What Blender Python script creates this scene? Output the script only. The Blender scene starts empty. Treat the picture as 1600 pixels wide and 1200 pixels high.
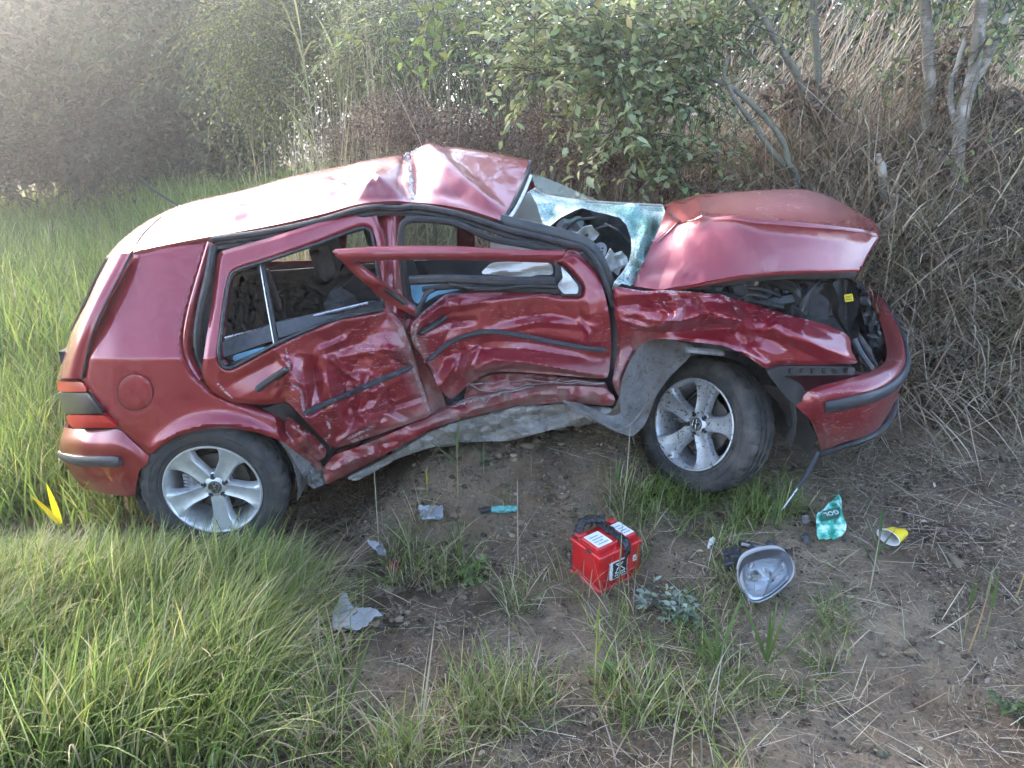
import bpy, math, random
import numpy as np
from mathutils import Vector, Matrix
from mathutils.geometry import delaunay_2d_cdt

random.seed(7)
RNG = np.random.default_rng(7)
USE_HAZE = True
SC = bpy.context.scene
COL = SC.collection

# ------------------------------------------------------------------ camera
PITCH = math.radians(19.0)
CAM_H = 1.8
FPX = 1202.0                      # focal length in pixels of a 1600 px wide frame
CP, SP = math.cos(PITCH), math.sin(PITCH)
cam_data = bpy.data.cameras.new('camera')
cam_data.sensor_width = 36.0
cam_data.lens = 36.0 * FPX / 1600.0
cam_data.clip_start = 0.05
cam_data.clip_end = 2000.0
cam = bpy.data.objects.new('camera', cam_data)
cam.location = (0, 0, CAM_H)
cam.rotation_euler = (math.radians(90) - PITCH, 0, 0)
COL.objects.link(cam)
SC.camera = cam

# ------------------------------------------------------------------ sky, sun, exposure
SUN_EL = math.radians(22.0)
SUN_AZ = math.radians(-44.0)      # measured from +Y towards +X: behind the trees on the left
world = bpy.data.worlds.new('World')
SC.world = world
world.use_nodes = True
wn = world.node_tree
bg = wn.nodes['Background']
sky = wn.nodes.new('ShaderNodeTexSky')
sky.sky_type = 'NISHITA'
sky.sun_disc = False
sky.sun_elevation = SUN_EL
sky.sun_rotation = SUN_AZ
sky.air_density = 0.7
sky.dust_density = 1.3
sky.ozone_density = 0.4
wn.links.new(sky.outputs[0], bg.inputs['Color'])
bg.inputs['Strength'].default_value = 0.15

sun_data = bpy.data.lights.new('sun', 'SUN')
sun_data.energy = 1.1
sun_data.angle = math.radians(48.0)
sun_data.color = (1.0, 0.94, 0.85)
sun = bpy.data.objects.new('sun', sun_data)
sd = Vector((math.sin(SUN_AZ) * math.cos(SUN_EL), math.cos(SUN_AZ) * math.cos(SUN_EL), math.sin(SUN_EL)))
sun.rotation_euler = sd.to_track_quat('Z', 'Y').to_euler()
sun.location = sd * 60
COL.objects.link(sun)

SC.view_settings.view_transform = 'Standard'
SC.view_settings.look = 'None'
SC.view_settings.gamma = 1.0
SC.view_settings.exposure = 3.3
SC.view_settings.use_curve_mapping = False
SC.view_settings.use_white_balance = True          # the phone's white balance for open shade
SC.view_settings.white_balance_temperature = 6750
SC.render.engine = 'CYCLES'
SC.cycles.max_bounces = 4
SC.cycles.diffuse_bounces = 2
SC.cycles.glossy_bounces = 3
SC.cycles.transmission_bounces = 4
SC.cycles.transparent_max_bounces = 12
SC.cycles.volume_bounces = 0
SC.cycles.use_denoising = True
SC.cycles.use_adaptive_sampling = True
SC.cycles.adaptive_threshold = 0.025
SC.cycles.adaptive_min_samples = 12

# ------------------------------------------------------------------ picking points of the place
def P(u, v, Y):
    """world point seen at photo pixel (u, v) that stands Y metres ahead of the camera foot"""
    dx = (u - 800.0) / FPX
    dv = (v - 600.0) / FPX
    t = Y / (CP - SP * dv)
    return Vector((dx * t, Y, CAM_H - (SP + CP * dv) * t))

def PA(u, v, Y):
    u = np.asarray(u, float); v = np.asarray(v, float); Y = np.asarray(Y, float)
    dx = (u - 800.0) / FPX; dv = (v - 600.0) / FPX
    t = Y / (CP - SP * dv)
    return np.stack([dx * t, np.broadcast_to(Y, t.shape) + 0 * t, CAM_H - (SP + CP * dv) * t], -1)

def proj(p):
    p = np.asarray(p, float)
    x, y, z = p[..., 0], p[..., 1], p[..., 2] - CAM_H
    d = np.maximum(y * CP - z * SP, 0.05)
    return 800 + FPX * x / d, 600 - FPX * (y * SP + z * CP) / d

def sstep(a, b, x):
    t = np.clip((np.asarray(x, float) - a) / (b - a), 0, 1)
    return t * t * (3 - 2 * t)

# ------------------------------------------------------------------ numpy noise
def _hash(ix, iy, seed):
    h = (ix.astype(np.int64) * 374761393 + iy.astype(np.int64) * 668265263 + seed * 1274126177) & 0xFFFFFFFF
    h = ((h ^ (h >> 13)) * 1274126177) & 0xFFFFFFFF
    h = h ^ (h >> 16)
    return (h & 0xFFFFFF) / float(0xFFFFFF)

def vnoise(x, y, seed=0):
    x = np.asarray(x, float); y = np.asarray(y, float)
    ix = np.floor(x); iy = np.floor(y)
    fx = x - ix; fy = y - iy
    fx = fx * fx * (3 - 2 * fx); fy = fy * fy * (3 - 2 * fy)
    a = _hash(ix, iy, seed); b = _hash(ix + 1, iy, seed)
    c = _hash(ix, iy + 1, seed); d = _hash(ix + 1, iy + 1, seed)
    return (a * (1 - fx) + b * fx) * (1 - fy) + (c * (1 - fx) + d * fx) * fy

def fbm(x, y, seed=0, oct=4):
    s = 0; a = 0.5
    for k in range(oct):
        s = s + a * (vnoise(x * 2 ** k, y * 2 ** k, seed + k * 17) - 0.5)
        a *= 0.5
    return s

def facets(x, y, seed=0):
    """crumpled-sheet noise: plane facets between random heights, -0.5..0.5"""
    wx = x + 0.55 * (vnoise(x * 0.9, y * 0.9, seed + 5) - 0.5)
    wy = y + 0.55 * (vnoise(x * 0.9 + 9, y * 0.9 + 4, seed + 6) - 0.5)
    sk = (wx + wy) * 0.366
    i = np.floor(wx + sk); j = np.floor(wy + sk)
    fx = wx + sk - i; fy = wy + sk - j
    lo = fx > fy
    h0 = _hash(i, j, seed); h2 = _hash(i + 1, j + 1, seed)
    h1 = np.where(lo, _hash(i + 1, j, seed), _hash(i, j + 1, seed))
    hi = np.where(lo, fx, fy); mi = np.where(lo, fy, fx)
    return h0 * (1 - hi) + h1 * (hi - mi) + h2 * mi - 0.5

def seg_dist(u, v, poly):
    """distance to an open polyline and the parameter 0..1 along it"""
    best = np.full(np.shape(u), 1e9); par = np.zeros(np.shape(u)); L = 0
    lens = [math.hypot(poly[k + 1][0] - poly[k][0], poly[k + 1][1] - poly[k][1]) for k in range(len(poly) - 1)]
    T = sum(lens)
    for k in range(len(poly) - 1):
        ax, ay = poly[k][:2]; bx, by = poly[k + 1][:2]
        dx, dy = bx - ax, by - ay
        t = np.clip(((u - ax) * dx + (v - ay) * dy) / (dx * dx + dy * dy + 1e-9), 0, 1)
        d = np.hypot(u - ax - t * dx, v - ay - t * dy)
        m = d < best
        best = np.where(m, d, best)
        par = np.where(m, (L + t * lens[k]) / T, par)
        L += lens[k]
    return best, par

def tps(pts):
    """smooth surface Y(u, v) through scattered measured points"""
    p = np.array(pts, float)
    uv = p[:, :2] / 100.0
    n = len(p)
    r = np.linalg.norm(uv[:, None] - uv[None], axis=-1)
    K = np.where(r > 0, r * r * np.log(r + 1e-12), 0) + np.eye(n) * 1e-3
    Pm = np.hstack([np.ones((n, 1)), uv])
    A = np.vstack([np.hstack([K, Pm]), np.hstack([Pm.T, np.zeros((3, 3))])])
    w = np.linalg.solve(A, np.concatenate([p[:, 2], np.zeros(3)]))
    def f(u, v):
        u = np.asarray(u, float) / 100; v = np.asarray(v, float) / 100
        s = w[n] + w[n + 1] * u + w[n + 2] * v
        for k in range(n):
            rr = np.hypot(u - uv[k, 0], v - uv[k, 1])
            s = s + w[k] * rr * rr * np.log(rr + 1e-12)
        return s
    return f

# ------------------------------------------------------------------ mesh building
def link(name, me, parent=None, mats=None, smooth=True, sharp=None):
    ob = bpy.data.objects.new(name, me)
    COL.objects.link(ob)
    if mats is not None:
        for m in (mats if isinstance(mats, (list, tuple)) else [mats]):
            me.materials.append(m)
    if smooth and len(me.polygons):
        me.polygons.foreach_set('use_smooth', np.ones(len(me.polygons), bool))
        if sharp:
            me.set_sharp_from_angle(angle=math.radians(sharp))
    if parent is not None:
        ob.parent = parent
        w = parent
        if parent.get('world_built'):
            M = Matrix.Identity(4)
            if parent.parent is None:
                M = Matrix.Translation(-parent.location)
            ob.matrix_parent_inverse = M
            ob['world_built'] = 1
    return ob

def mesh(name, verts, faces, mats, parent=None, smooth=True, sharp=None, attrs=None, matidx=None):
    me = bpy.data.meshes.new(name)
    v = np.asarray(verts, float)
    if isinstance(faces, np.ndarray):
        k = faces.shape[1]; nf = len(faces)
        me.vertices.add(len(v)); me.loops.add(nf * k); me.polygons.add(nf)
        me.vertices.foreach_set('co', v.ravel())
        me.loops.foreach_set('vertex_index', faces.ravel().astype(np.int32))
        me.polygons.foreach_set('loop_start', (np.arange(nf) * k).astype(np.int32))
        me.polygons.foreach_set('loop_total', np.full(nf, k, np.int32))
        me.update(calc_edges=True)
    else:
        me.from_pydata([tuple(x) for x in v], [], [tuple(f) for f in faces])
        me.update()
    if attrs:
        for an, arr in attrs.items():
            arr = np.asarray(arr, float)
            if arr.ndim == 1:
                a = me.attributes.new(an, 'FLOAT', 'POINT'); a.data.foreach_set('value', arr)
            else:
                if arr.shape[1] == 3: arr = np.hstack([arr, np.ones((len(arr), 1))])
                a = me.attributes.new(an, 'FLOAT_COLOR', 'POINT'); a.data.foreach_set('color', arr.ravel())
    if matidx is not None:
        me.polygons.foreach_set('material_index', np.asarray(matidx, np.int32))
    return link(name, me, parent, mats, smooth, sharp)

class MB:
    """collects simple shapes into one mesh"""
    def __init__(s): s.v = []; s.f = []; s.mi = []
    def add(s, v, f, mi=0):
        o = len(s.v); s.v += [tuple(x) for x in v]; s.f += [tuple(i + o for i in q) for q in f]; s.mi += [mi] * len(f)
        return s
    def box(s, c, size, R=None, mi=0, bev=0.0):
        hx, hy, hz = [a / 2 for a in size]
        if bev > 0:
            b = bev; v = []
            for sx in (-1, 1):
                for sy in (-1, 1):
                    for sz in (-1, 1):
                        v += [(sx * (hx - b), sy * (hy - b), sz * hz), (sx * (hx - b), sy * hy, sz * (hz - b)), (sx * hx, sy * (hy - b), sz * (hz - b))]
            def I(sx, sy, sz, k): return ((sx > 0) * 4 + (sy > 0) * 2 + (sz > 0)) * 3 + k
            f = []
            for q in (-1, 1):
                f.append([I(-1, -1, q, 0), I(1, -1, q, 0), I(1, 1, q, 0), I(-1, 1, q, 0)])
                f.append([I(-1, q, -1, 1), I(1, q, -1, 1), I(1, q, 1, 1), I(-1, q, 1, 1)])
                f.append([I(q, -1, -1, 2), I(q, 1, -1, 2), I(q, 1, 1, 2), I(q, -1, 1, 2)])
            for a in (-1, 1):
                for bb in (-1, 1):
                    f.append([I(-1, a, bb, 0), I(1, a, bb, 0), I(1, a, bb, 1), I(-1, a, bb, 1)])
                    f.append([I(a, -1, bb, 0), I(a, 1, bb, 0), I(a, 1, bb, 2), I(a, -1, bb, 2)])
                    f.append([I(a, bb, -1, 1), I(a, bb, 1, 1), I(a, bb, 1, 2), I(a, bb, -1, 2)])
            for sx in (-1, 1):
                for sy in (-1, 1):
                    for sz in (-1, 1):
                        f.append([I(sx, sy, sz, 0), I(sx, sy, sz, 1), I(sx, sy, sz, 2)])
        else:
            v = [(sx * hx, sy * hy, sz * hz) for sx in (-1, 1) for sy in (-1, 1) for sz in (-1, 1)]
            f = [(0, 1, 3, 2), (4, 6, 7, 5), (0, 4, 5, 1), (2, 3, 7, 6), (0, 2, 6, 4), (1, 5, 7, 3)]
        c = Vector(c)
        v = [(R @ Vector(p) if R is not None else Vector(p)) + c for p in v]
        return s.add(v, f, mi)
    def tube(s, pts, rad, sides=6, mi=0, flat=None, caps=True):
        pts = [Vector(p) for p in pts]
        n = len(pts)
        if not isinstance(rad, (list, np.ndarray)): rad = [rad] * n
        v = []; f = []
        prev = None
        for i in range(n):
            t = (pts[min(i + 1, n - 1)] - pts[max(i - 1, 0)])
            if t.length < 1e-9: t = Vector((0, 0, 1))
            t.normalize()
            if flat is not None: ref = Vector(flat)
            else: ref = prev if prev is not None else (Vector((0, 0, 1)) if abs(t.z) < 0.9 else Vector((1, 0, 0)))
            e2 = ref - t * ref.dot(t)
            if e2.length < 1e-6: e2 = t.orthogonal()
            e2.normalize(); e1 = t.cross(e2); prev = e2
            r = rad[i]
            r1, r2 = (r, r) if not isinstance(r, (tuple, list)) else r
            for k in range(sides):
                a = 2 * math.pi * (k + 0.5) / sides
                v.append(pts[i] + e1 * (math.cos(a) * r1) + e2 * (math.sin(a) * r2))
        for i in range(n - 1):
            for k in range(sides):
                k2 = (k + 1) % sides
                f.append((i * sides + k, i * sides + k2, (i + 1) * sides + k2, (i + 1) * sides + k))
        if caps:
            f.append(tuple(range(sides))[::-1]); f.append(tuple((n - 1) * sides + k for k in range(sides)))
        return s.add(v, f, mi)
    def disc(s, c, ax, r0, r1, h, n=24, mi=0):
        """closed cylinder / cone frustum from c along ax"""
        ax = Vector(ax).normalized(); e = ax.orthogonal().normalized(); g = ax.cross(e); c = Vector(c)
        v = []
        for (rr, hh) in ((r0, 0), (r1, h)):
            for k in range(n):
                a = 2 * math.pi * k / n
                v.append(c + ax * hh + (e * math.cos(a) + g * math.sin(a)) * rr)
        f = [(k, (k + 1) % n, n + (k + 1) % n, n + k) for k in range(n)]
        f += [tuple(range(n))[::-1], tuple(range(n, 2 * n))]
        return s.add(v, f, mi)
    def lathe(s, prof, n=48, mi=0, fn=None):
        """prof of (r, y) about the local Y axis"""
        v = []; m = len(prof)
        for k in range(n):
            a = 2 * math.pi * k / n
            for q, (r, y) in enumerate(prof):
                rr = r if fn is None else fn(q, k, r)
                v.append((rr * math.cos(a), y, rr * math.sin(a)))
        f = []
        for k in range(n):
            k2 = (k + 1) % n
            for q in range(m - 1):
                f.append((k * m + q, k2 * m + q, k2 * m + q + 1, k * m + q + 1))
        return s.add(v, f, mi)
    def build(s, name, mats, parent=None, smooth=True, sharp=35, attrs=None):
        mi = s.mi if any(s.mi) else None
        return mesh(name, s.v, s.f, mats, parent, smooth, sharp, attrs, mi)

def cat(pts, n):
    """Catmull-Rom resample of an open polyline (any dimension) to n points"""
    p = np.asarray(pts, float)
    m = len(p)
    if m == 2:
        t = np.linspace(0, 1, n)[:, None]; return p[0] * (1 - t) + p[1] * t
    pe = np.vstack([2 * p[0] - p[1], p, 2 * p[-1] - p[-2]])
    t = np.linspace(0, m - 1 - 1e-9, n); i = t.astype(int); f = (t - i)[:, None]
    a, b, c, d = pe[i], pe[i + 1], pe[i + 2], pe[i + 3]
    return 0.5 * (2 * b + (c - a) * f + (2 * a - 5 * b + 4 * c - d) * f ** 2 + (3 * b - a - 3 * c + d) * f ** 3)

def round_poly(poly, cut=5.0, times=2):
    p = [tuple(map(float, q[:2])) for q in poly]
    for _ in range(times):
        o = []
        n = len(p)
        for k in range(n):
            a, b, c = p[k - 1], p[k], p[(k + 1) % n]
            for q in (a, c):
                L = math.hypot(q[0] - b[0], q[1] - b[1]) or 1e-9
                s = min(0.27 * L, cut) / L
                o.append((b[0] + (q[0] - b[0]) * s, b[1] + (q[1] - b[1]) * s))
        p = o; cut *= 0.5
    return p

def resample_loop(poly, step):
    out = []
    n = len(poly)
    for k in range(n):
        a, b = poly[k], poly[(k + 1) % n]
        L = math.hypot(b[0] - a[0], b[1] - a[1])
        m = max(1, int(round(L / step)))
        for j in range(m):
            out.append((a[0] + (b[0] - a[0]) * j / m, a[1] + (b[1] - a[1]) * j / m))
    return out

def inside(u, v, poly):
    r = np.zeros(np.shape(u), bool); n = len(poly)
    for k in range(n):
        x1, y1 = poly[k]; x2, y2 = poly[(k + 1) % n]
        c = ((y1 > v) != (y2 > v))
        with np.errstate(divide='ignore', invalid='ignore'):
            xi = (x2 - x1) * (v - y1) / ((y2 - y1) if y2 != y1 else 1e-12) + x1
        r ^= c & (u < xi)
    return r

def flat_tris(outer, holes, step):
    loops = [resample_loop(outer, step)] + [resample_loop(h, step) for h in holes]
    pts = []; edges = []
    for L in loops:
        o = len(pts); pts += L; edges += [(o + k, o + (k + 1) % len(L)) for k in range(len(L))]
    b = np.array(pts)
    x0, y0 = b.min(0); x1, y1 = b.max(0)
    hy = step * 0.866
    gy = np.arange(y0 + hy / 2, y1, hy)
    g = []
    for r, yy in enumerate(gy):
        xs = np.arange(x0 + (step / 2 if r % 2 else 0), x1, step)
        g.append(np.stack([xs, np.full(len(xs), yy)], -1))
    if g:
        g = np.vstack(g)
        g = g + (vnoise(g[:, 0] * 3.1, g[:, 1] * 2.7, 3)[:, None] - 0.5) * step * 0.15
        ok = inside(g[:, 0], g[:, 1], loops[0])
        for L in loops[1:]: ok &= ~inside(g[:, 0], g[:, 1], L)
        g = g[ok]
        if len(g):
            d = np.full(len(g), 1e9)
            for L in loops:
                dd, _ = seg_dist(g[:, 0], g[:, 1], L + [L[0]]); d = np.minimum(d, dd)
            g = g[d > step * 0.5]
            pts = pts + [tuple(q) for q in g]
    vo, eo, fo, _, _, _ = delaunay_2d_cdt([Vector(p) for p in pts], edges, [], 0, 1e-5)
    V = np.array([(p[0], p[1]) for p in vo]); T = np.array([t for t in fo if len(t) == 3])
    c = V[T].mean(1)
    ok = inside(c[:, 0], c[:, 1], loops[0])
    for L in loops[1:]: ok &= ~inside(c[:, 0], c[:, 1], L)
    T = T[ok]
    used = np.unique(T); remap = -np.ones(len(V), int); remap[used] = np.arange(len(used))
    V = V[used]; T = remap[T]
    d = np.full(len(V), 1e9)
    for L in loops:
        dd, _ = seg_dist(V[:, 0], V[:, 1], L + [L[0]]); d = np.minimum(d, dd)
    return V, T, d

def shell(name, F, T, offset, mats, parent, attrs=None, sharp=45):
    """closes a triangle sheet F (n,3) with its copy F+offset into a solid panel"""
    n = len(F)
    E = np.sort(np.vstack([T[:, [0, 1]], T[:, [1, 2]], T[:, [2, 0]]]), axis=1)
    key = E[:, 0] * n + E[:, 1]
    uq, cnt = np.unique(key, return_counts=True)
    be = uq[cnt == 1]; a = be // n; b = be % n
    V = np.vstack([F, F + offset])
    side = np.vstack([np.stack([a, b, b + n], -1), np.stack([a, b + n, a + n], -1)])
    faces = np.vstack([T, T[:, ::-1] + n, side])
    at = {k: np.concatenate([x, x]) if np.ndim(x) == 1 else np.vstack([x, x]) for k, x in attrs.items()} if attrs else None
    ob = mesh(name, V, faces, mats, parent, True, sharp, at)
    return ob

def panel(name, outer, Yf, mats, parent, holes=(), step=6.0, thick=0.014, lip=0.0, lipw=5.0, off=0.0, cut=5.0, attrs=None, sharp=30):
    """a sheet-metal panel whose outline was measured in the photo and whose depth is Yf(u, v)"""
    o = round_poly(outer, cut); hs = [round_poly(h, cut) for h in holes]
    V, T, d = flat_tris(o, hs, step)
    u, v = V[:, 0], V[:, 1]
    Y = (Yf(u, v) if callable(Yf) else np.full(len(u), float(Yf))) + off
    if lip: Y = Y + lip * np.exp(-(d / lipw) ** 2)
    at = {k: f(u, v) for k, f in attrs.items()} if attrs else None
    return shell(name, PA(u, v, Y), T, np.array([0, thick, 0]), mats, parent, at, sharp)

def grid_sheet(name, rows, nu, nv, mats, parent, thick=0.012, disp=None, attrs=None, sharp=50, world=False, linear_cols=()):
    """smooth sheet through rows of measured points (u, v, Y) or, with world, (x, y, z)"""
    R = [np.array([[*(P(*q))] if not world else q for q in r], float) for r in rows]
    PX = [np.array([q[:2] for q in r], float) for r in rows] if not world else None
    A = np.stack([cat(r, nu) for r in R])               # rows x nu x 3
    B = np.stack([cat(A[:, k], nv) for k in range(nu)])  # nu x nv x 3
    G = B.transpose(1, 0, 2)
    if disp is not None:
        uu, vv = proj(G)
        G = disp(G, uu, vv)
    idx = np.arange(nu * nv).reshape(nv, nu)
    q = np.stack([idx[:-1, :-1], idx[:-1, 1:], idx[1:, 1:], idx[1:, :-1]], -1).reshape(-1, 4)
    F = G.reshape(-1, 3)
    T = np.vstack([q[:, [0, 1, 2]], q[:, [0, 2, 3]]])
    # normals for the offset
    du = np.gradient(G, axis=1); dv = np.gradient(G, axis=0)
    N = np.cross(du, dv); N /= np.linalg.norm(N, axis=-1, keepdims=True) + 1e-9
    N = N.reshape(-1, 3)
    if (N[:, 1].mean() - N[:, 2].mean()) < 0: N = -N     # the back faces away and down
    at = None
    if attrs:
        uu, vv = proj(F); at = {k: f(uu, vv) for k, f in attrs.items()}
    return shell(name, F, T, N * thick, mats, parent, at, sharp)

# ------------------------------------------------------------------ tagging
def tag(o, label, cat_, group=None):
    o['label'] = label; o['category'] = cat_
    if group: o['group'] = group
    return o
def structure(o): o['kind'] = 'structure'; return o
def stuff(o): o['kind'] = 'stuff'; return o
def thing(name, loc, label, cat_, group=None, world=True):
    o = bpy.data.objects.new(name, None); COL.objects.link(o)
    o.location = loc; o.empty_display_size = 0.1
    if world: o['world_built'] = 1
    return tag(o, label, cat_, group)

# ------------------------------------------------------------------ materials
def nodemat(name):
    m = bpy.data.materials.new(name); m.use_nodes = True
    nt = m.node_tree
    return m, nt, nt.nodes['Principled BSDF']
def N(nt, t, **kw):
    n = nt.nodes.new(t)
    for k, v in kw.items():
        if k in n.inputs: n.inputs[k].default_value = v
        else: setattr(n, k, v)
    return n
def noise(nt, scale, detail=4, rough=0.6, coord='Object', stretch=None, dist=0.0):
    tc = N(nt, 'ShaderNodeTexCoord')
    src = tc.outputs[coord]
    if stretch:
        mp = N(nt, 'ShaderNodeMapping'); mp.inputs['Scale'].default_value = stretch
        nt.links.new(src, mp.inputs['Vector']); src = mp.outputs[0]
    n = N(nt, 'ShaderNodeTexNoise'); n.inputs['Scale'].default_value = scale
    n.inputs['Detail'].default_value = detail; n.inputs['Roughness'].default_value = rough
    n.inputs['Distortion'].default_value = dist
    nt.links.new(src, n.inputs['Vector'])
    return n.outputs['Fac']
def ramp(nt, fac, stops):
    r = N(nt, 'ShaderNodeValToRGB')
    el = r.color_ramp.elements
    while len(el) < len(stops): el.new(0.5)
    for e, (p, c) in zip(el, stops):
        e.position = p; e.color = (*c, 1) if not isinstance(c, (int, float)) else (c, c, c, 1)
    nt.links.new(fac, r.inputs[0])
    return r.outputs[0]
def mix(nt, fac, a, b):
    m = N(nt, 'ShaderNodeMix', data_type='RGBA')
    for i, s in ((0, fac), (6, a), (7, b)):
        if isinstance(s, (int, float)): m.inputs[i].default_value = s
        elif isinstance(s, tuple): m.inputs[i].default_value = (*s, 1)
        else: nt.links.new(s, m.inputs[i])
    return m.outputs[2]
def math_(nt, op, a, b=0.0):
    m = N(nt, 'ShaderNodeMath', operation=op)
    for i, s in ((0, a), (1, b)):
        if isinstance(s, (int, float)): m.inputs[i].default_value = s
        else: nt.links.new(s, m.inputs[i])
    return m.outputs[0]
def attr(nt, name, out='Fac'):
    a = N(nt, 'ShaderNodeAttribute'); a.attribute_name = name
    return a.outputs[out]
def bump(nt, bs, height, strength=0.3, dist=0.01):
    b = N(nt, 'ShaderNodeBump'); b.inputs['Strength'].default_value = strength; b.inputs['Distance'].default_value = dist
    nt.links.new(height, b.inputs['Height']); nt.links.new(b.outputs[0], bs.inputs['Normal'])
def simple(name, col, rough=0.6, metal=0.0, var=0.25, scale=30, coat=0.0, bmp=0.0, bscale=None, dust=0.0):
    m, nt, bs = nodemat(name)
    f = noise(nt, scale, 5)
    c = ramp(nt, f, [(0.3, tuple(x * (1 - var) for x in col)), (0.7, tuple(min(1, x * (1 + var)) for x in col))])
    if dust:
        d = ramp(nt, noise(nt, scale * 0.35, 6, 0.7), [(0.42, 0.0), (0.72, 1.0)])
        c = mix(nt, math_(nt, 'MULTIPLY', d, dust), c, (0.26, 0.22, 0.18))
    nt.links.new(c, bs.inputs['Base Color'])
    bs.inputs['Metallic'].default_value = metal
    r = ramp(nt, f, [(0.25, max(0.02, rough - 0.1)), (0.75, min(1, rough + 0.1))])
    nt.links.new(r, bs.inputs['Roughness'])
    bs.inputs['Coat Weight'].default_value = coat; bs.inputs['Coat Roughness'].default_value = 0.05
    if bmp: bump(nt, bs, noise(nt, bscale or scale * 2, 6, 0.7), bmp)
    return m
# ================================================================== materials
def make_paint():
    m, nt, bs = nodemat('red_metallic_paint')
    wear = attr(nt, 'wear'); dirt = attr(nt, 'dirt')
    base = ramp(nt, noise(nt, 3.0, 3), [(0.3, (0.215, 0.005, 0.016)), (0.7, (0.258, 0.007, 0.020))])
    # fine dust film everywhere, uneven
    film = math_(nt, 'MULTIPLY', ramp(nt, noise(nt, 7.0, 8, 0.75), [(0.38, 0.0), (0.75, 1.0)]), 0.05)
    c = mix(nt, film, base, (0.30, 0.20, 0.16))
    # scratches: long thin lines of bare primer where the metal was scraped
    s1 = ramp(nt, noise(nt, 14.0, 6, 0.65, stretch=(1.0, 1.0, 6.0), dist=2.5), [(0.565, 0.0), (0.585, 1.0)])
    s2 = ramp(nt, noise(nt, 55.0, 4, 0.6, stretch=(1.0, 1.0, 3.0), dist=0.5), [(0.50, 0.0), (0.56, 1.0)])
    s3 = ramp(nt, noise(nt, 60.0, 5, 0.7, dist=2.0), [(0.47, 0.0), (0.53, 1.0)])
    sc = math_(nt, 'MULTIPLY', math_(nt, 'ADD', math_(nt, 'MULTIPLY', s1, s2), math_(nt, 'MULTIPLY', math_(nt, 'GREATER_THAN', wear, 0.7), s3)), math_(nt, 'GREATER_THAN', wear, 0.3))
    patch = ramp(nt, noise(nt, 3.2, 4, 0.6), [(0.40, 0.0), (0.60, 1.0)])
    sc = math_(nt, 'MULTIPLY', math_(nt, 'MINIMUM', sc, 1.0), math_(nt, 'MAXIMUM', patch, math_(nt, 'GREATER_THAN', wear, 0.7)))
    c = mix(nt, math_(nt, 'MULTIPLY', sc, 0.8), c, (0.50, 0.42, 0.42))
    dn = ramp(nt, noise(nt, 25.0, 8, 0.75), [(0.30, 0.25), (0.65, 1.0)])
    dd = math_(nt, 'MULTIPLY', dirt, dn)
    c = mix(nt, dd, c, (0.23, 0.185, 0.15))
    nt.links.new(c, bs.inputs['Base Color'])
    nt.links.new(math_(nt, 'MULTIPLY', math_(nt, 'SUBTRACT', 1.0, math_(nt, 'MAXIMUM', dd, sc)), 0.30), bs.inputs['Metallic'])
    nt.links.new(math_(nt, 'ADD', 0.34, math_(nt, 'MULTIPLY', math_(nt, 'MAXIMUM', dd, sc), 0.45)), bs.inputs['Roughness'])
    nt.links.new(math_(nt, 'SUBTRACT', 1.0, math_(nt, 'MINIMUM', math_(nt, 'ADD', dd, sc), 1.0)), bs.inputs['Coat Weight'])
    nt.links.new(math_(nt, 'ADD', math_(nt, 'ADD', 0.03, math_(nt, 'MULTIPLY', wear, 0.13)), math_(nt, 'MULTIPLY', film, 1.6)), bs.inputs['Coat Roughness'])
    bs.inputs['Coat IOR'].default_value = 1.52
    return m
PAINT = make_paint()
RUBBER = simple('black_rubber_seal', (0.016, 0.016, 0.018), 0.5, var=0.3, scale=40, bmp=0.1, dust=0.06)
PLASTIC = simple('black_plastic_trim', (0.022, 0.023, 0.026), 0.5, var=0.25, scale=30, bmp=0.08, dust=0.10)
STRIP = simple('dark_grey_moulding', (0.032, 0.033, 0.040), 0.5, var=0.2, scale=30, bmp=0.08, dust=0.10)
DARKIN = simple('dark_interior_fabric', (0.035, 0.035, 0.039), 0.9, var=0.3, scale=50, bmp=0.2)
GREYIN = simple('grey_interior_trim', (0.10, 0.10, 0.105), 0.85, var=0.2, scale=40, bmp=0.15)
SEATF = simple('charcoal_seat_fabric', (0.055, 0.056, 0.06), 0.95, var=0.3, scale=90, bmp=0.3)
HEADL = simple('pale_headliner', (0.42, 0.41, 0.39), 0.9, var=0.1, scale=60, bmp=0.1)
ALLOY = None
def make_alloy(name, spots):
    m, nt, bs = nodemat(name)
    f = noise(nt, 18, 6)
    c = ramp(nt, f, [(0.3, (0.50, 0.50, 0.50)), (0.7, (0.66, 0.66, 0.665))])
    if spots:
        sp = ramp(nt, noise(nt, 75, 3, 0.6), [(0.60, 0.0), (0.63, 1.0)])
        sp2 = ramp(nt, noise(nt, 26, 5, 0.7), [(0.50, 0.0), (0.70, 0.7)])
        c = mix(nt, sp2, c, (0.36, 0.33, 0.30))
        c = mix(nt, sp, c, (0.045, 0.038, 0.033))
        nt.links.new(math_(nt, 'MULTIPLY', math_(nt, 'SUBTRACT', 1.0, math_(nt, 'MAXIMUM', sp, sp2)), 0.6), bs.inputs['Metallic'])
        bs.inputs['Roughness'].default_value = 0.45
    else:
        sp2 = ramp(nt, noise(nt, 20, 6, 0.7), [(0.50, 0.0), (0.75, 0.5)])
        c = mix(nt, sp2, c, (0.36, 0.34, 0.31))
        bs.inputs['Metallic'].default_value = 0.6; bs.inputs['Roughness'].default_value = 0.38
    nt.links.new(c, bs.inputs['Base Color'])
    return m
ALLOY = make_alloy('dusty_silver_alloy', False)
ALLOYM = make_alloy('mud_spotted_silver_alloy', True)
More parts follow.
